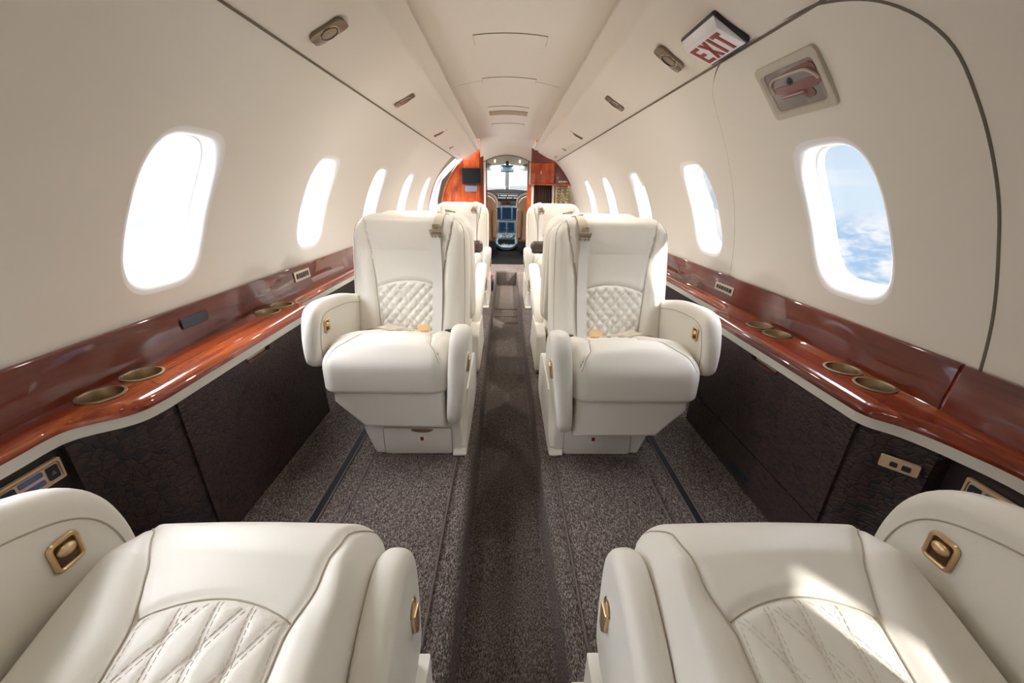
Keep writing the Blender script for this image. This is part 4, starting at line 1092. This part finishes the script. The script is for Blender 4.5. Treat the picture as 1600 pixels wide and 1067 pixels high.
# small gold latch at the floor end of the right cabinet
# small brass jack beside the far ends of the ledges
for sx, yq in ((-1, 1.47), (1, 1.44)):
    bm = BM(); box(bm, sx * 0.804 - 0.004, sx * 0.804 + 0.004, yq - 0.022, yq + 0.022, -0.462, -0.440, 0.002)
    o = obj('headset_jack', bm, 'black', label='small dark jack plate under the %s ledge behind the seat armrest' % ('left' if sx < 0 else 'right'), cat='jack')
    bm = BM(); box(bm, sx * 0.800 - 0.002, sx * 0.800 + 0.002, yq - 0.012, yq + 0.012, -0.456, -0.446, 0.001); obj('jack_insert', bm, 'brass', o)

# ------------------------------------------------------------------ forward bulkhead
YW = 5.2
def wall_x_at(z, k=1.0): return k * xw(z)
zs = [lerp(PF, 0.352, k / 24) for k in range(25)]
ol = [(-min(xw(z) * 0.955, 0.80), z) for z in zs] + [(-0.45, 0.60), (-0.285, 0.60), (-0.285, PF)]
bm = BM(); prism(bm, ol, 'Y', YW, YW + 0.03, 0.003, 2); wf = obj('wall_front', bm, 'woodv', kind='structure')
bm = BM(); prism(bm, [(-0.336, PF), (-0.285, PF), (-0.285, 0.44), (-0.336, 0.44)], 'Y', YW - 0.012, YW + 0.005, 0.002, 2); obj('jamb_panel', bm, 'wooddark', wf)
bm = BM(); tube(bm, [(-min(xw(z) * 0.95, 0.79), YW - 0.004, z) for z in zs[:-1]], 0.013, 8); obj('edge_moulding', bm, 'woodv', wf)
bm = BM(); box(bm, -0.288, -0.262, YW - 0.004, YW + 0.05, PF, 0.40, 0.002); obj('trim_5', bm, 'strip', kind='structure')
bm = BM(); box(bm, -0.258, -0.244, YW + 0.0, YW + 0.05, PF, 0.37, 0.002); obj('trim_6', bm, 'wooddark', kind='structure')
e = empty('monitor', (-0.43, YW, 0.085), 'black flat monitor on the far left wooden bulkhead', 'monitor')
bm = BM(); prism(bm, rrect(-0.545, -0.313, 0.084, 0.265, 0.006), 'Y', YW - 0.03, YW - 0.004, 0.003, 2); obj('casing', bm, 'black', e)
bm = BM(); prism(bm, rrect(-0.535, -0.323, 0.096, 0.256, 0.003), 'Y', YW - 0.0312, YW - 0.029); obj('screen', bm, 'screen', e, smooth=False)
bm = BM(); prism(bm, rrect(-0.512, -0.368, 0.0, 0.068, 0.008), 'Y', YW - 0.008, YW - 0.001, 0.002, 2)
obj('wall_plate', bm, plain('plate_blue', (0.17, 0.18, 0.26), 0.35), label='blue-grey plate below the monitor on the bulkhead', cat='plate')
# right: doorpost, cupboard, curtain, galley
bm = BM(); box(bm, 0.243, 0.290, YW - 0.01, YW + 0.05, PF, 0.09, 0.004); box(bm, 0.243, 0.262, YW, YW + 0.05, 0.09, 0.40, 0.003); obj('trim_7', bm, 'woodv', kind='structure')
bm = BM(); box(bm, 0.264, 0.284, YW + 0.0, YW + 0.05, 0.09, 0.42, 0.002); box(bm, 0.294, 0.326, YW, YW + 0.05, PF, 0.086, 0.002); obj('trim_8', bm, 'strip', kind='structure')
e = empty('wall_cupboard', (0.50, YW, 0.088), 'polished mahogany cupboard high on the far right bulkhead', 'cupboard')
zc2 = [lerp(0.10, 0.345, k / 10) for k in range(11)]
ol = [(0.284, 0.10)] + [(xw(z) * 1.02, z) for z in zc2] + [(0.66, 0.42), (0.45, 0.60), (0.284, 0.60)]
bm = BM(); prism(bm, ol, 'Y', YW - 0.05, YW + 0.10, 0.003, 2); obj('carcass', bm, plain('mahogany_red', (0.13, 0.02, 0.012), 0.15, 0, 1.0), e)
bm = BM(); prism(bm, rrect(0.290, 0.555, 0.112, 0.325, 0.004), 'Y', YW - 0.062, YW - 0.048, 0.003, 2); d_ = obj('door', bm, 'woodv', e)
bm = BM(); prism(bm, rrect(0.394, 0.408, 0.208, 0.246, 0.004), 'Y', YW - 0.069, YW - 0.060, 0.002, 2); obj('handle', bm, 'gold', d_)
bm = BM(); box(bm, 0.286, 0.775, YW - 0.060, YW + 0.10, 0.084, 0.104, 0.003); obj('bottom_rail', bm, 'woodv', e)
bm = BM(); tube(bm, [(0.576, YW - 0.053, 0.115), (0.576, YW - 0.053, 0.30)], 0.007, 8); obj('corner_bead', bm, 'wooddark', e)
bm = BM()
for k in range(5):
    t = bmesh.new(); bmesh.ops.create_uvsphere(t, u_segments=10, v_segments=6, radius=1.0)
    for v in t.verts: v.co = Vector((v.co.x * 0.016, v.co.y * 0.003, v.co.z * (0.008 + 0.006 * (k % 2))))
    merge(bm, t, Matrix.Translation((0.625 + 0.022 * k, YW - 0.052, 0.126 + 0.003 * (k % 2))))
obj('emblem', bm, 'steel', e, label='small silver emblem')
# curtain
bm = BM(); rows = []
for z in [lerp(PF, 0.084, k / 6) for k in range(7)]:
    rows.append([bm.verts.new((lerp(0.328, 0.556, i / 60), YW + 0.05 + 0.012 * math.sin(i / 60 * 2 * PI * 9), z)) for i in range(61)])
grid_faces(bm, rows); obj('curtain', bm, 'curtain', label='dark brown pleated curtain below the far right cupboard', cat='curtain')
bm = BM(); box(bm, 0.558, 0.574, YW + 0.0, YW + 0.04, PF, 0.084, 0.002); obj('trim_11', bm, 'strip', kind='structure')
# galley niche with gilded glassware
e = empty('drinks_niche', (0.68, YW + 0.1, PF), 'gilded mirrored drinks niche at the far right bulkhead', 'niche')
bm = BM(); box(bm, 0.576, 0.86, YW + 0.16, YW + 0.18, PF, 0.09); obj('back_panel', bm, plain('niche_gold', (0.34, 0.26, 0.15), 0.22, 0.6), e, smooth=False)
bm = BM(); box(bm, 0.596, 0.612, YW + 0.02, YW + 0.04, PF, 0.083, 0.003); obj('upright', bm, 'gold', e)
bm = BM(); box(bm, 0.576, 0.84, YW + 0.02, YW + 0.16, -0.42, -0.405); obj('shelf', bm, 'gold', e, smooth=False)
def strand():
    o = BM(); r = random.Random(5)
    for k in range(13):
        t = bmesh.new(); bmesh.ops.create_icosphere(t, subdivisions=1, radius=0.011 + 0.004 * r.random()); merge(o, t, Matrix.Translation((r.uniform(-0.006, 0.006), 0, -0.012 - 0.036 * k)))
    return o
bm = strand(); 
for v in bm.verts: v.co += Vector((0.625, YW + 0.08, 0.083))
st0 = obj('crystal_strand', bm, 'crystal', smooth=False, label='left strand of sparkling gilt crystals hanging in the drinks niche', cat='ornament', group='crystal strands in the niche')
for i, (x, lab) in enumerate(((0.675, 'middle strand of sparkling gilt crystals hanging in the drinks niche'), (0.745, 'right strand of sparkling gilt crystals hanging in the drinks niche'))):
    c = st0.copy(); COL.objects.link(c); c.location.x += x - 0.625; tag(c, lab)

# entry door on the left: tan arch, white curved shell with a tall window
YD0, YD1 = 4.56, 5.21
bm = BM(); rows = []
zz2 = [lerp(PF, 0.352, k / 30) for k in range(31)]
def arch_y(z): return 4.555 + 0.03 * sstep(-0.2, 0.0, z) + 0.24 * max(0, (z - 0.12) / 0.23) ** 1.3
for z in zz2:
    rows.append([bm.verts.new(wall_pt(-1, 4.54, z, 0.0)), bm.verts.new(wall_pt(-1, arch_y(z), z, -0.003)), bm.verts.new(wall_pt(-1, arch_y(z) + 0.075, z, 0.025))])
grid_faces(bm, rows); obj('trim_12', bm, 'tan', angle=50, kind='structure')
bm = BM(); quads = []; rows = []
ysd = [4.56, 4.66, 4.78, 4.95, 5.06, 5.14, 5.23]; 
grid = [[bm.verts.new(wall_pt(-1, y, z, 0.045)) for y in ysd] for z in zz2]
for i in range(len(zz2) - 1):
    for j in range(len(ysd) - 1):
        if 2 <= j <= 3 and -0.62 < zz2[i] < 0.24: continue
        bm.faces.new([grid[i][j], grid[i][j + 1], grid[i + 1][j + 1], grid[i + 1][j]])
d2 = obj('door_2', bm, 'white', kind='structure')
bm = BM(); rows = [[bm.verts.new(wall_pt(-1, y, z, 0.06)) for y in (4.77, 5.08)] for z in zz2 if -0.66 < z < 0.29]; grid_faces(bm, rows); obj('door_pane', bm, 'pane', d2)
bm = BM()
for y in (4.84, 4.90): tube(bm, [wall_pt(-1, y, z, 0.052) for z in zz2 if -0.66 < z < 0.29], 0.007, 6)
obj('door_rail', bm, plain('rail_blue', (0.22, 0.27, 0.42), 0.4), d2)
bm = BM(); t = bmesh.new(); bmesh.ops.create_uvsphere(t, u_segments=8, v_segments=6, radius=0.008); merge(bm, t, Matrix.Translation(wall_pt(-1, 4.70, 0.02, 0.03))); obj('door_stud', bm, 'black', d2)

# ------------------------------------------------------------------ flight deck
bm = BM(); rows = []       # liner tube with windscreen openings
ck = [(-0.86, PF), (-0.86, -0.10), (-0.80, 0.12), (-0.62, 0.30), (-0.33, 0.40), (0, 0.43), (0.33, 0.40), (0.62, 0.30), (0.80, 0.12), (0.86, -0.10), (0.86, PF)]
def ckrow(y, s, dz): return [bm.verts.new((x * s, y, z + dz if z > PF else z)) for x, z in ck]
rows = [ckrow(5.235, 1.0, 0.0), ckrow(6.0, 0.98, 0.0), ckrow(6.45, 0.94, -0.04)]
grid_faces(bm, rows)
liner = obj('wall_cockpit', bm, 'cockliner', angle=60, kind='structure')
bm = BM(); rows = []       # lower nose
rows = [[bm.verts.new((x, y, z)) for x in (-0.84, -0.3, 0, 0.3, 0.84)] for y, z in ((7.55, -0.02), (7.60, PF))]; grid_faces(bm, rows)
for s in (-1, 1):
    grid_faces(bm, [[bm.verts.new((s * 0.82, 6.43, -0.10)), bm.verts.new((s * 0.84, 7.6, -0.02))], [bm.verts.new((s * 0.82, 6.43, PF)), bm.verts.new((s * 0.84, 7.6, PF))]])
obj('wall_nose', bm, 'gap', smooth=False, kind='structure')
win = empty('window_20', (0, 7.0, 0.0), kind='structure')
bm = BM(); tube(bm, [(0, 6.46, 0.39), (0, 7.5, -0.01)], 0.045, 8); obj('centre_post', bm, 'cockliner', win)
bm = BM()
for s in (-1, 1): tube(bm, [(s * 0.58, 6.44, 0.27), (s * 0.62, 7.52, -0.02)], 0.03, 8)
obj('side_post', bm, 'cockliner', win)
bm = BM(); rows = [[bm.verts.new((x * a, y, z - (x / 0.8) ** 2 * b)) for x in (-0.8, -0.4, 0, 0.4, 0.8)] for y, z, a, b in ((6.44, 0.39, 0.97, 0.26), (7.55, -0.02, 1.03, 0.03))]; grid_faces(bm, rows); obj('windscreen', bm, 'pane', win)
# glareshield + instrument panel
e = empty('instrument_panel', (0, 6.7, PF), 'dark glass-cockpit instrument panel with blue-grey facing beyond the flight deck door', 'instrument panel')
bm = BM(); ol = spline([(-0.70, -0.06), (-0.45, 0.005), (-0.2, 0.035), (0, 0.042), (0.2, 0.035), (0.45, 0.005), (0.70, -0.06)], 4)
ol = [(p[0], p[1]) for p in ol] + [(0.70, -0.16), (0.5, -0.13), (-0.5, -0.13), (-0.70, -0.16)]
prism(bm, ol, 'Y', 6.50, 7.3, 0.012, 3); gs = obj('glareshield', bm, 'black', e)
bm = BM(); lathe(bm, [(0.0, 0.06), (0.02, 0.055), (0.028, 0.03), (0.03, 0.0)], (0, 6.62, 0.035), 14); obj('compass', bm, 'black', gs)
bm = BM(); box(bm, -0.175, 0.175, 6.475, 6.505, -0.105, -0.02, 0.004); gp = obj('guidance_panel', bm, 'black', e)
bm = BM(); r = random.Random(2)
for i in range(16):
    for j in range(2):
        x = -0.15 + 0.02 * i; z = -0.048 - 0.033 * j
        if r.random() < 0.8: box(bm, x - 0.006, x + 0.006, 6.470, 6.477, z - 0.006, z + 0.006)
obj('guidance_buttons', bm, 'panellite', gp, smooth=False, kind='stuff')
bm = BM(); box(bm, -0.72, 0.72, 6.58, 6.64, -0.60, -0.11, 0.004); fc = obj('facing', bm, 'panelblue', e)
def screen(x0, x1, z0, z1, y, par):
    bm = BM(); prism(bm, rrect(x0, x1, z0, z1, 0.006), 'Y', y - 0.014, y, 0.002, 2); f = obj('display', bm, plain('bezel_dark', (0.05, 0.075, 0.095), 0.5), par)
    bm = BM(); prism(bm, rrect(x0 + 0.010, x1 - 0.010, z0 + 0.010, z1 - 0.010, 0.004), 'Y', y - 0.0155, y - 0.013); obj('display_glass', bm, 'display', f, smooth=False)
for x0, x1 in ((-0.24, -0.085), (-0.078, 0.078), (0.085, 0.24), (-0.43, -0.26), (0.26, 0.43)): screen(x0, x1, -0.405, -0.215, 6.58, e)
for x0, x1 in ((-0.125, -0.008), (0.008, 0.125)): screen(x0, x1, -0.585, -0.44, 6.575, e)
def dial(x, z, rad, c):
    bm = BM(); lathe(bm, [(rad, 0), (rad, 0.012), (rad * 0.85, 0.014), (rad * 0.8, 0.008), (0, 0.008)], (x, 6.58, z), 20, Matrix.Rotation(PI / 2, 4, 'X')); obj('gauge', bm, c, e)
dial(-0.125, -0.165, 0.030, plain('gauge_blue', (0.35, 0.55, 0.65), 0.4)); dial(-0.05, -0.165, 0.030, plain('gauge_red', (0.35, 0.06, 0.05), 0.4)); 
for x in (0.0, 0.035): 
    bm = BM(); box(bm, x - 0.004, x + 0.024, 6.568, 6.582, -0.185, -0.145, 0.003); obj('small_display', bm, 'screen', e)
bm = BM(); r = random.Random(9)
for i in range(46):
    x = r.uniform(-0.24, 0.24); z = r.choice((-0.13, -0.195, -0.2, -0.425)); w = r.uniform(0.004, 0.016); box(bm, x - w, x + w, 6.574, 6.582, z - 0.003, z + 0.003)
obj('panel_markings', bm, 'panellite', e, smooth=False, kind='stuff')
# pedestal
e = empty('centre_pedestal', (0, 6.2, PF), 'blue-grey throttle pedestal with switches between the pilot seats', 'pedestal')
def ped(c): 
    t = (6.60 - c.y) / 0.62; return Vector((c.x * (1 - 0.10 * sstep(0.5, 1, t)), c.y, c.z - 0.16 * t if c.z > -0.75 else c.z))
bm = BM(); prism(bm, spline([(-0.165, 6.60), (-0.165, 6.25), (-0.155, 6.10), (-0.09, 6.0), (0, 5.98), (0.09, 6.0), (0.155, 6.10), (0.165, 6.25), (0.165, 6.60)], 3), 'Z', -0.64, -0.60, 0.006, 2, ped); tp = obj('switch_deck', bm, 'panelblue', e)
bm = BM(); prism(bm, [(-0.125, 6.58), (-0.125, 6.10), (0.125, 6.10), (0.125, 6.58)], 'Z', PF, -0.66); obj('plinth', bm, 'black', e, smooth=False)
bm = BM(); r = random.Random(4)
for i in range(100):
    x = r.uniform(-0.135, 0.135); y = r.uniform(6.06, 6.5); w = r.uniform(0.004, 0.012); z = -0.60 - 0.16 * (6.60 - y) / 0.62; box(bm, x - w, x + w, y - w, y + w, z - 0.002, z + r.choice((0.003, 0.012)))
obj('switches', bm, 'panellite', e, smooth=False, kind='stuff')
bm = BM()
for i in range(40):
    x = r.uniform(-0.135, 0.135); y = r.uniform(6.06, 6.5); w = r.uniform(0.006, 0.014); z = -0.60 - 0.16 * (6.60 - y) / 0.62; box(bm, x - w, x + w, y - w, y + w, z - 0.002, z + 0.006)
obj('keys', bm, 'black', e, smooth=False, kind='stuff')
for x in (-0.03, 0.02):
    bm = BM(); tube(bm, [(x, 6.40, -0.66), (x, 6.34, -0.54)], 0.006, 6); lv = obj('throttle_lever', bm, 'steel', e)
    bm = BM(); box(bm, x - 0.014, x + 0.014, 6.32, 6.36, -0.55, -0.515, 0.006); obj('grip', bm, 'black', lv)
# pilot seats
def pilot(sx, label):
    x = sx * 0.34; e = empty('pilot_seat', (x, 5.9, PF), label, 'seat', 'pilot seats')
    s = Slab(0.40, 0.62, 0.12, 0.16, 0.03, 0.05, 0.05, lambda a, b: 0, lambda a, b, c: (x + a, 5.78 + 0.05 * b - c * 1.0, -0.35 + b))
    V, F = s.build(28, lambda a, b: 'body'); obj('backrest', part_from(V, F['body']), 'pilot', e, angle=60)
    bm = BM(); prism(bm, rrect(-0.43, -0.10, 0, 0.0001, 0.00001, 1), 'X', 0, 0.001) if False else None; bm.free()
    bm = BM(); pts = [(x - sx * 0.12 , 0), (x - sx * 0.20, 0)]
    tube(bm, [(x - sx * (0.05 + 0.15 * math.sin(t)), 5.75, -0.13 + 0.115 * math.cos(t)) for t in [PI / 2 * k / 10 for k in range(11)]] + [(x - sx * 0.205, 5.75, -0.20)], 0.016, 8); obj('fleece_edge', bm, 'sheep', e)
    bm = BM(); box(bm, min(x - sx * 0.205, x - sx * 0.14), max(x - sx * 0.205, x - sx * 0.14), 5.66, 5.90, -0.60, -0.22, 0.02, 4); obj('side_wing', bm, leather('pilot_wing', (0.42, 0.27, 0.16), 0.5), e)
    bm = BM(); box(bm, x - 0.2, x + 0.2, 5.72, 6.15, -0.66, -0.58, 0.03, 4); obj('seat_cushion', bm, 'pilot', e)
    bm = BM(); box(bm, x - 0.14, x + 0.14, 5.75, 6.05, PF, -0.66, 0.01); obj('pedestal', bm, 'black', e)
pilot(-1, 'tan pilot seat with pale fleece edge, left of the pedestal'); pilot(1, 'tan pilot seat with pale fleece edge, right of the pedestal')
# overhead unit and visors
e = empty('overhead_display', (0, 6.2, 0.27), 'dark overhead display hanging above the windscreen centre', 'display')
bm = BM(); box(bm, -0.09, 0.09, 6.15, 6.20, 0.27, 0.36, 0.006); obj('housing', bm, 'black', e)
bm = BM(); box(bm, -0.078, 0.078, 6.145, 6.152, 0.285, 0.345, 0.002); obj('screen', bm, plain('screen_teal', (0.05, 0.10, 0.14), 0.2), e)
bm = BM(); box(bm, -0.02, 0.02, 6.17, 6.19, 0.35, 0.43, 0.002); obj('bracket', bm, 'black', e)
for s in (-1, 1):
    bm = BM(); prism(bm, spline([(s * 0.17, 0.315), (s * 0.20, 0.36), (s * 0.29, 0.375), (s * 0.31, 0.31), (s * 0.25, 0.285)], 3, True), 'Y', 6.10, 6.13, 0.005, 2)
    o = obj('sun_visor', bm, plain('visor_grey', (0.05, 0.055, 0.055), 0.3), label='dark tinted sun visor at the %s of the flight deck ceiling' % ('left' if s < 0 else 'right'), cat='visor', group='sun visors')
    bm = BM(); tube(bm, [(s * 0.28, 6.115, 0.36), (s * 0.30, 6.13, 0.415)], 0.008, 6); obj('mount', bm, 'brass', o)

for s_ in (-1, 1):
    bm = BM(); lathe(bm, [(0.0, 0.03), (0.012, 0.03), (0.013, 0.0), (0.010, -0.008), (0.0, -0.010)], (s_ * 0.17, 5.95, 0.385), 16)
    o = obj('map_light', bm, 'lamp', label='small warm map light on the flight deck ceiling, %s of the overhead display' % ('left' if s_ < 0 else 'right'), cat='lamp', group='flight deck map lights')
# ------------------------------------------------------------------ sky
wd = bpy.data.worlds.new('sky'); SC.world = wd; wd.use_nodes = True; nt = wd.node_tree; nt.nodes.clear()
out = node(nt, 'ShaderNodeOutputWorld'); bg = node(nt, 'ShaderNodeBackground'); nt.links.new(bg.outputs[0], out.inputs[0])
tc = node(nt, 'ShaderNodeTexCoord'); nrm = node(nt, 'ShaderNodeVectorMath', operation='NORMALIZE'); nt.links.new(tc.outputs['Generated'], nrm.inputs[0])
D = nrm.outputs[0]; sep = node(nt, 'ShaderNodeSeparateXYZ'); nt.links.new(D, sep.inputs[0])
def mth(op, a, b=None, c=None):
    n = node(nt, 'ShaderNodeMath', operation=op)
    for i, v in enumerate((a, b, c)):
        if v is None: continue
        if isinstance(v, (int, float)): n.inputs[i].default_value = v
        else: nt.links.new(v, n.inputs[i])
    return n.outputs[0]
def mrange(v, a, b, c=0.0, d=1.0, smooth=True):
    n = node(nt, 'ShaderNodeMapRange'); n.interpolation_type = 'SMOOTHSTEP' if smooth else 'LINEAR'
    for i, q in enumerate((a, b, c, d)): n.inputs[i + 1].default_value = q
    nt.links.new(v, n.inputs[0]); return n.outputs[0]
def mixc(f, a, b):
    n = node(nt, 'ShaderNodeMix', data_type='RGBA')
    if isinstance(f, (int, float)): n.inputs[0].default_value = f
    else: nt.links.new(f, n.inputs[0])
    for i, v in ((6, a), (7, b)):
        if isinstance(v, tuple): n.inputs[i].default_value = (*v, 1)
        else: nt.links.new(v, n.inputs[i])
    return n.outputs[2]
GLARE = Vector((-1.0, 0.56, 0.255)).normalized()      # bright haze ahead and to the left
SUN = Vector((1.0, -1.35, 1.1)).normalized()
dot = node(nt, 'ShaderNodeVectorMath', operation='DOT_PRODUCT'); nt.links.new(D, dot.inputs[0]); dot.inputs[1].default_value = GLARE
haze = mrange(dot.outputs['Value'], -0.1, 0.75)
Zc = sep.outputs[2]
sky = mixc(mrange(Zc, 0.0, 0.30), (0.70, 0.82, 0.93), (0.34, 0.58, 0.86))
sky = mixc(mrange(Zc, 0.22, 0.5), sky, (0.86, 0.92, 1.0))
# wisps above the horizon
mpv = node(nt, 'ShaderNodeMapping'); mpv.inputs['Scale'].default_value = (3, 3, 22); nt.links.new(D, mpv.inputs[0])
nz = node(nt, 'ShaderNodeTexNoise'); nz.inputs['Scale'].default_value = 1.3; nz.inputs['Detail'].default_value = 5; nt.links.new(mpv.outputs[0], nz.inputs['Vector'])
sky = mixc(mth('MULTIPLY', mrange(nz.outputs[0], 0.48, 0.75), 0.6), sky, (0.93, 0.95, 0.97))
# cloud deck below the horizon
mp2 = node(nt, 'ShaderNodeMapping'); mp2.inputs['Scale'].default_value = (8.0, 8.0, 15.0); mp2.inputs['Location'].default_value = (0.3, 1.7, 0.4); nt.links.new(D, mp2.inputs[0])
nc = node(nt, 'ShaderNodeTexNoise'); nc.inputs['Scale'].default_value = 1.0; nc.inputs['Detail'].default_value = 9; nc.inputs['Roughness'].default_value = 0.56; nc.inputs['Distortion'].default_value = 0.25; nt.links.new(mp2.outputs[0], nc.inputs['Vector'])
cf = mrange(mth('ADD', nc.outputs[0], mth('MULTIPLY', Zc, -0.25)), 0.39, 0.50)
nb = node(nt, 'ShaderNodeTexNoise'); nb.inputs['Scale'].default_value = 2.2; nb.inputs['Detail'].default_value = 7; nt.links.new(mp2.outputs[0], nb.inputs['Vector'])
cloud = mixc(mrange(nb.outputs[0], 0.32, 0.62), (0.66, 0.73, 0.84), (0.98, 0.98, 0.99))
deck = mixc(cf, (0.40, 0.60, 0.83), cloud)
col = mixc(mrange(Zc, -0.06, -0.01), deck, sky)
col = mixc(mth('MULTIPLY', haze, 0.60), col, (1.0, 1.0, 1.0))
nt.links.new(col, bg.inputs[0])
# high sky and low deck boosted, outside the view, to light the cabin
hi = mrange(Zc, 0.16, 0.55, 0.0, 1.0); lo = mrange(Zc, -0.30, -0.75, 0.0, 1.0)
st = mth('ADD', 0.49, mth('ADD', mth('MULTIPLY', hi, mth('ADD', 6.5, mth('MULTIPLY', haze, 9.0))), mth('MULTIPLY', lo, 6.0)))
st = mth('ADD', st, mth('MULTIPLY', haze, 0.13))
nt.links.new(st, bg.inputs[1])

# ------------------------------------------------------------------ lights
def light(name, typ, loc, energy, col, rot=None, **k):
    l = bpy.data.lights.new(name, typ); l.energy = energy; l.color = col
    for a, b in k.items(): setattr(l, a, b)
    o = bpy.data.objects.new(name, l); COL.objects.link(o); o.location = loc
    if rot is not None: o.rotation_euler = rot
    return o
su = light('sun', 'SUN', (-3, 2, 3), 3.0, (1.0, 0.95, 0.88), None, angle=math.radians(1.2))
su.rotation_euler = (-SUN).to_track_quat('-Z', 'Y').to_euler()
for sx in (-1, 1):
    for yc in WIN[sx]:
        n = Vector((sx * 0.95, 0, 0.28)).normalized(); p = Vector(wall_pt(sx, yc, WC, 0.10))
        o = light('sky_portal', 'AREA', p, 1.0, (1, 1, 1), None, shape='RECTANGLE', size=0.28, size_y=0.38)
        o.data.cycles.is_portal = True; o.rotation_euler = n.to_track_quat('-Z', 'Z').to_euler() if False else (-n).to_track_quat('-Z', 'Y').to_euler()
for loc, d_, w_, h_ in (((-0.95, 4.92, -0.15), (1, 0, 0), 0.30, 0.95), ((0, 7.1, 0.25), (0, -0.4, -0.9), 1.6, 1.2)):
    o = light('sky_portal', 'AREA', loc, 1.0, (1, 1, 1), None, shape='RECTANGLE', size=w_, size_y=h_); o.data.cycles.is_portal = True
    o.rotation_euler = Vector(d_).to_track_quat('-Z', 'Z' if d_[0] else 'Y').to_euler()
for sx, yl in ((-1, [-0.6, 0.35, 1.258, 2.084, 3.131, 3.933, 4.6]), (1, [-0.6, 0.35, 1.42, 2.064, 3.111, 3.932, 4.62])):
    for y in yl:
        m0 = slope_mtx(sx, y, 0.46); p = m0 @ Vector((0, 0, -0.02))
        o = light('reading_light', 'SPOT', p, 0.8 if y < 0.6 else 4.0 if y < 1.6 else 10.0 if y < 2.5 else 9.0 if y < 3.9 else 24.0, (1.0, 0.94, 0.86), None, spot_size=math.radians(150), spot_blend=1.0, shadow_soft_size=0.03)
        o.rotation_euler = (m0.to_3x3() @ Vector((0, 0, -1))).to_track_quat('-Z', 'Y').to_euler()
for s_ in (-1, 1):
    o = light('map_light_beam', 'SPOT', (s_ * 0.17, 5.95, 0.36), 14.0, (1.0, 0.95, 0.88), None, spot_size=math.radians(130), spot_blend=1.0, shadow_soft_size=0.03)
    o.rotation_euler = Vector((0, 0.55, -0.8)).to_track_quat('-Z', 'Y').to_euler()
# ceiling wash lamps tucked in the gap above the inner edges of the overhead panels
for sx in (-1, 1):
    o = light('cove_light', 'AREA', (sx * 0.0, 2.0, 0.53), 0.0, (1.0, 0.93, 0.84), None, shape='RECTANGLE', size=0.2, size_y=6.0)
    bpy.data.objects.remove(o)

# ------------------------------------------------------------------ camera
cam = bpy.data.cameras.new('camera'); co = bpy.data.objects.new('camera', cam); COL.objects.link(co); SC.camera = co
cam.sensor_fit = 'HORIZONTAL'; cam.sensor_width = 36.0; cam.lens = 36.0 * 622.0 / 1600.0; cam.clip_start = 0.02
pitch, yaw, roll = math.atan(233 / 622.0), math.radians(1.1), math.radians(0.9)
f = Vector((math.sin(yaw) * math.cos(pitch), math.cos(yaw) * math.cos(pitch), -math.sin(pitch)))
r = Vector((math.cos(yaw), -math.sin(yaw), 0)); u = r.cross(f)
r2 = math.cos(roll) * r + math.sin(roll) * u; u2 = -math.sin(roll) * r + math.cos(roll) * u
m = Matrix((r2, u2, -f)).transposed().to_4x4(); m.translation = (-0.012, 0, 0); co.matrix_world = m

# everything above was measured from the eye: lift it so the aisle floor is z = 0
for o in list(COL.objects):
    if o.parent is None: o.matrix_world = Matrix.Translation((0, 0, H)) @ o.matrix_basis

vs = SC.view_settings
vs.view_transform = 'Standard'; vs.look = 'None'; vs.gamma = 1.0; vs.use_curve_mapping = False; vs.exposure = 1.08
cy = SC.cycles
cy.use_denoising = True; cy.diffuse_bounces = 6; cy.max_bounces = 14; cy.transparent_max_bounces = 12
cy.caustics_reflective = False; cy.caustics_refractive = False; cy.sample_clamp_indirect = 6.0
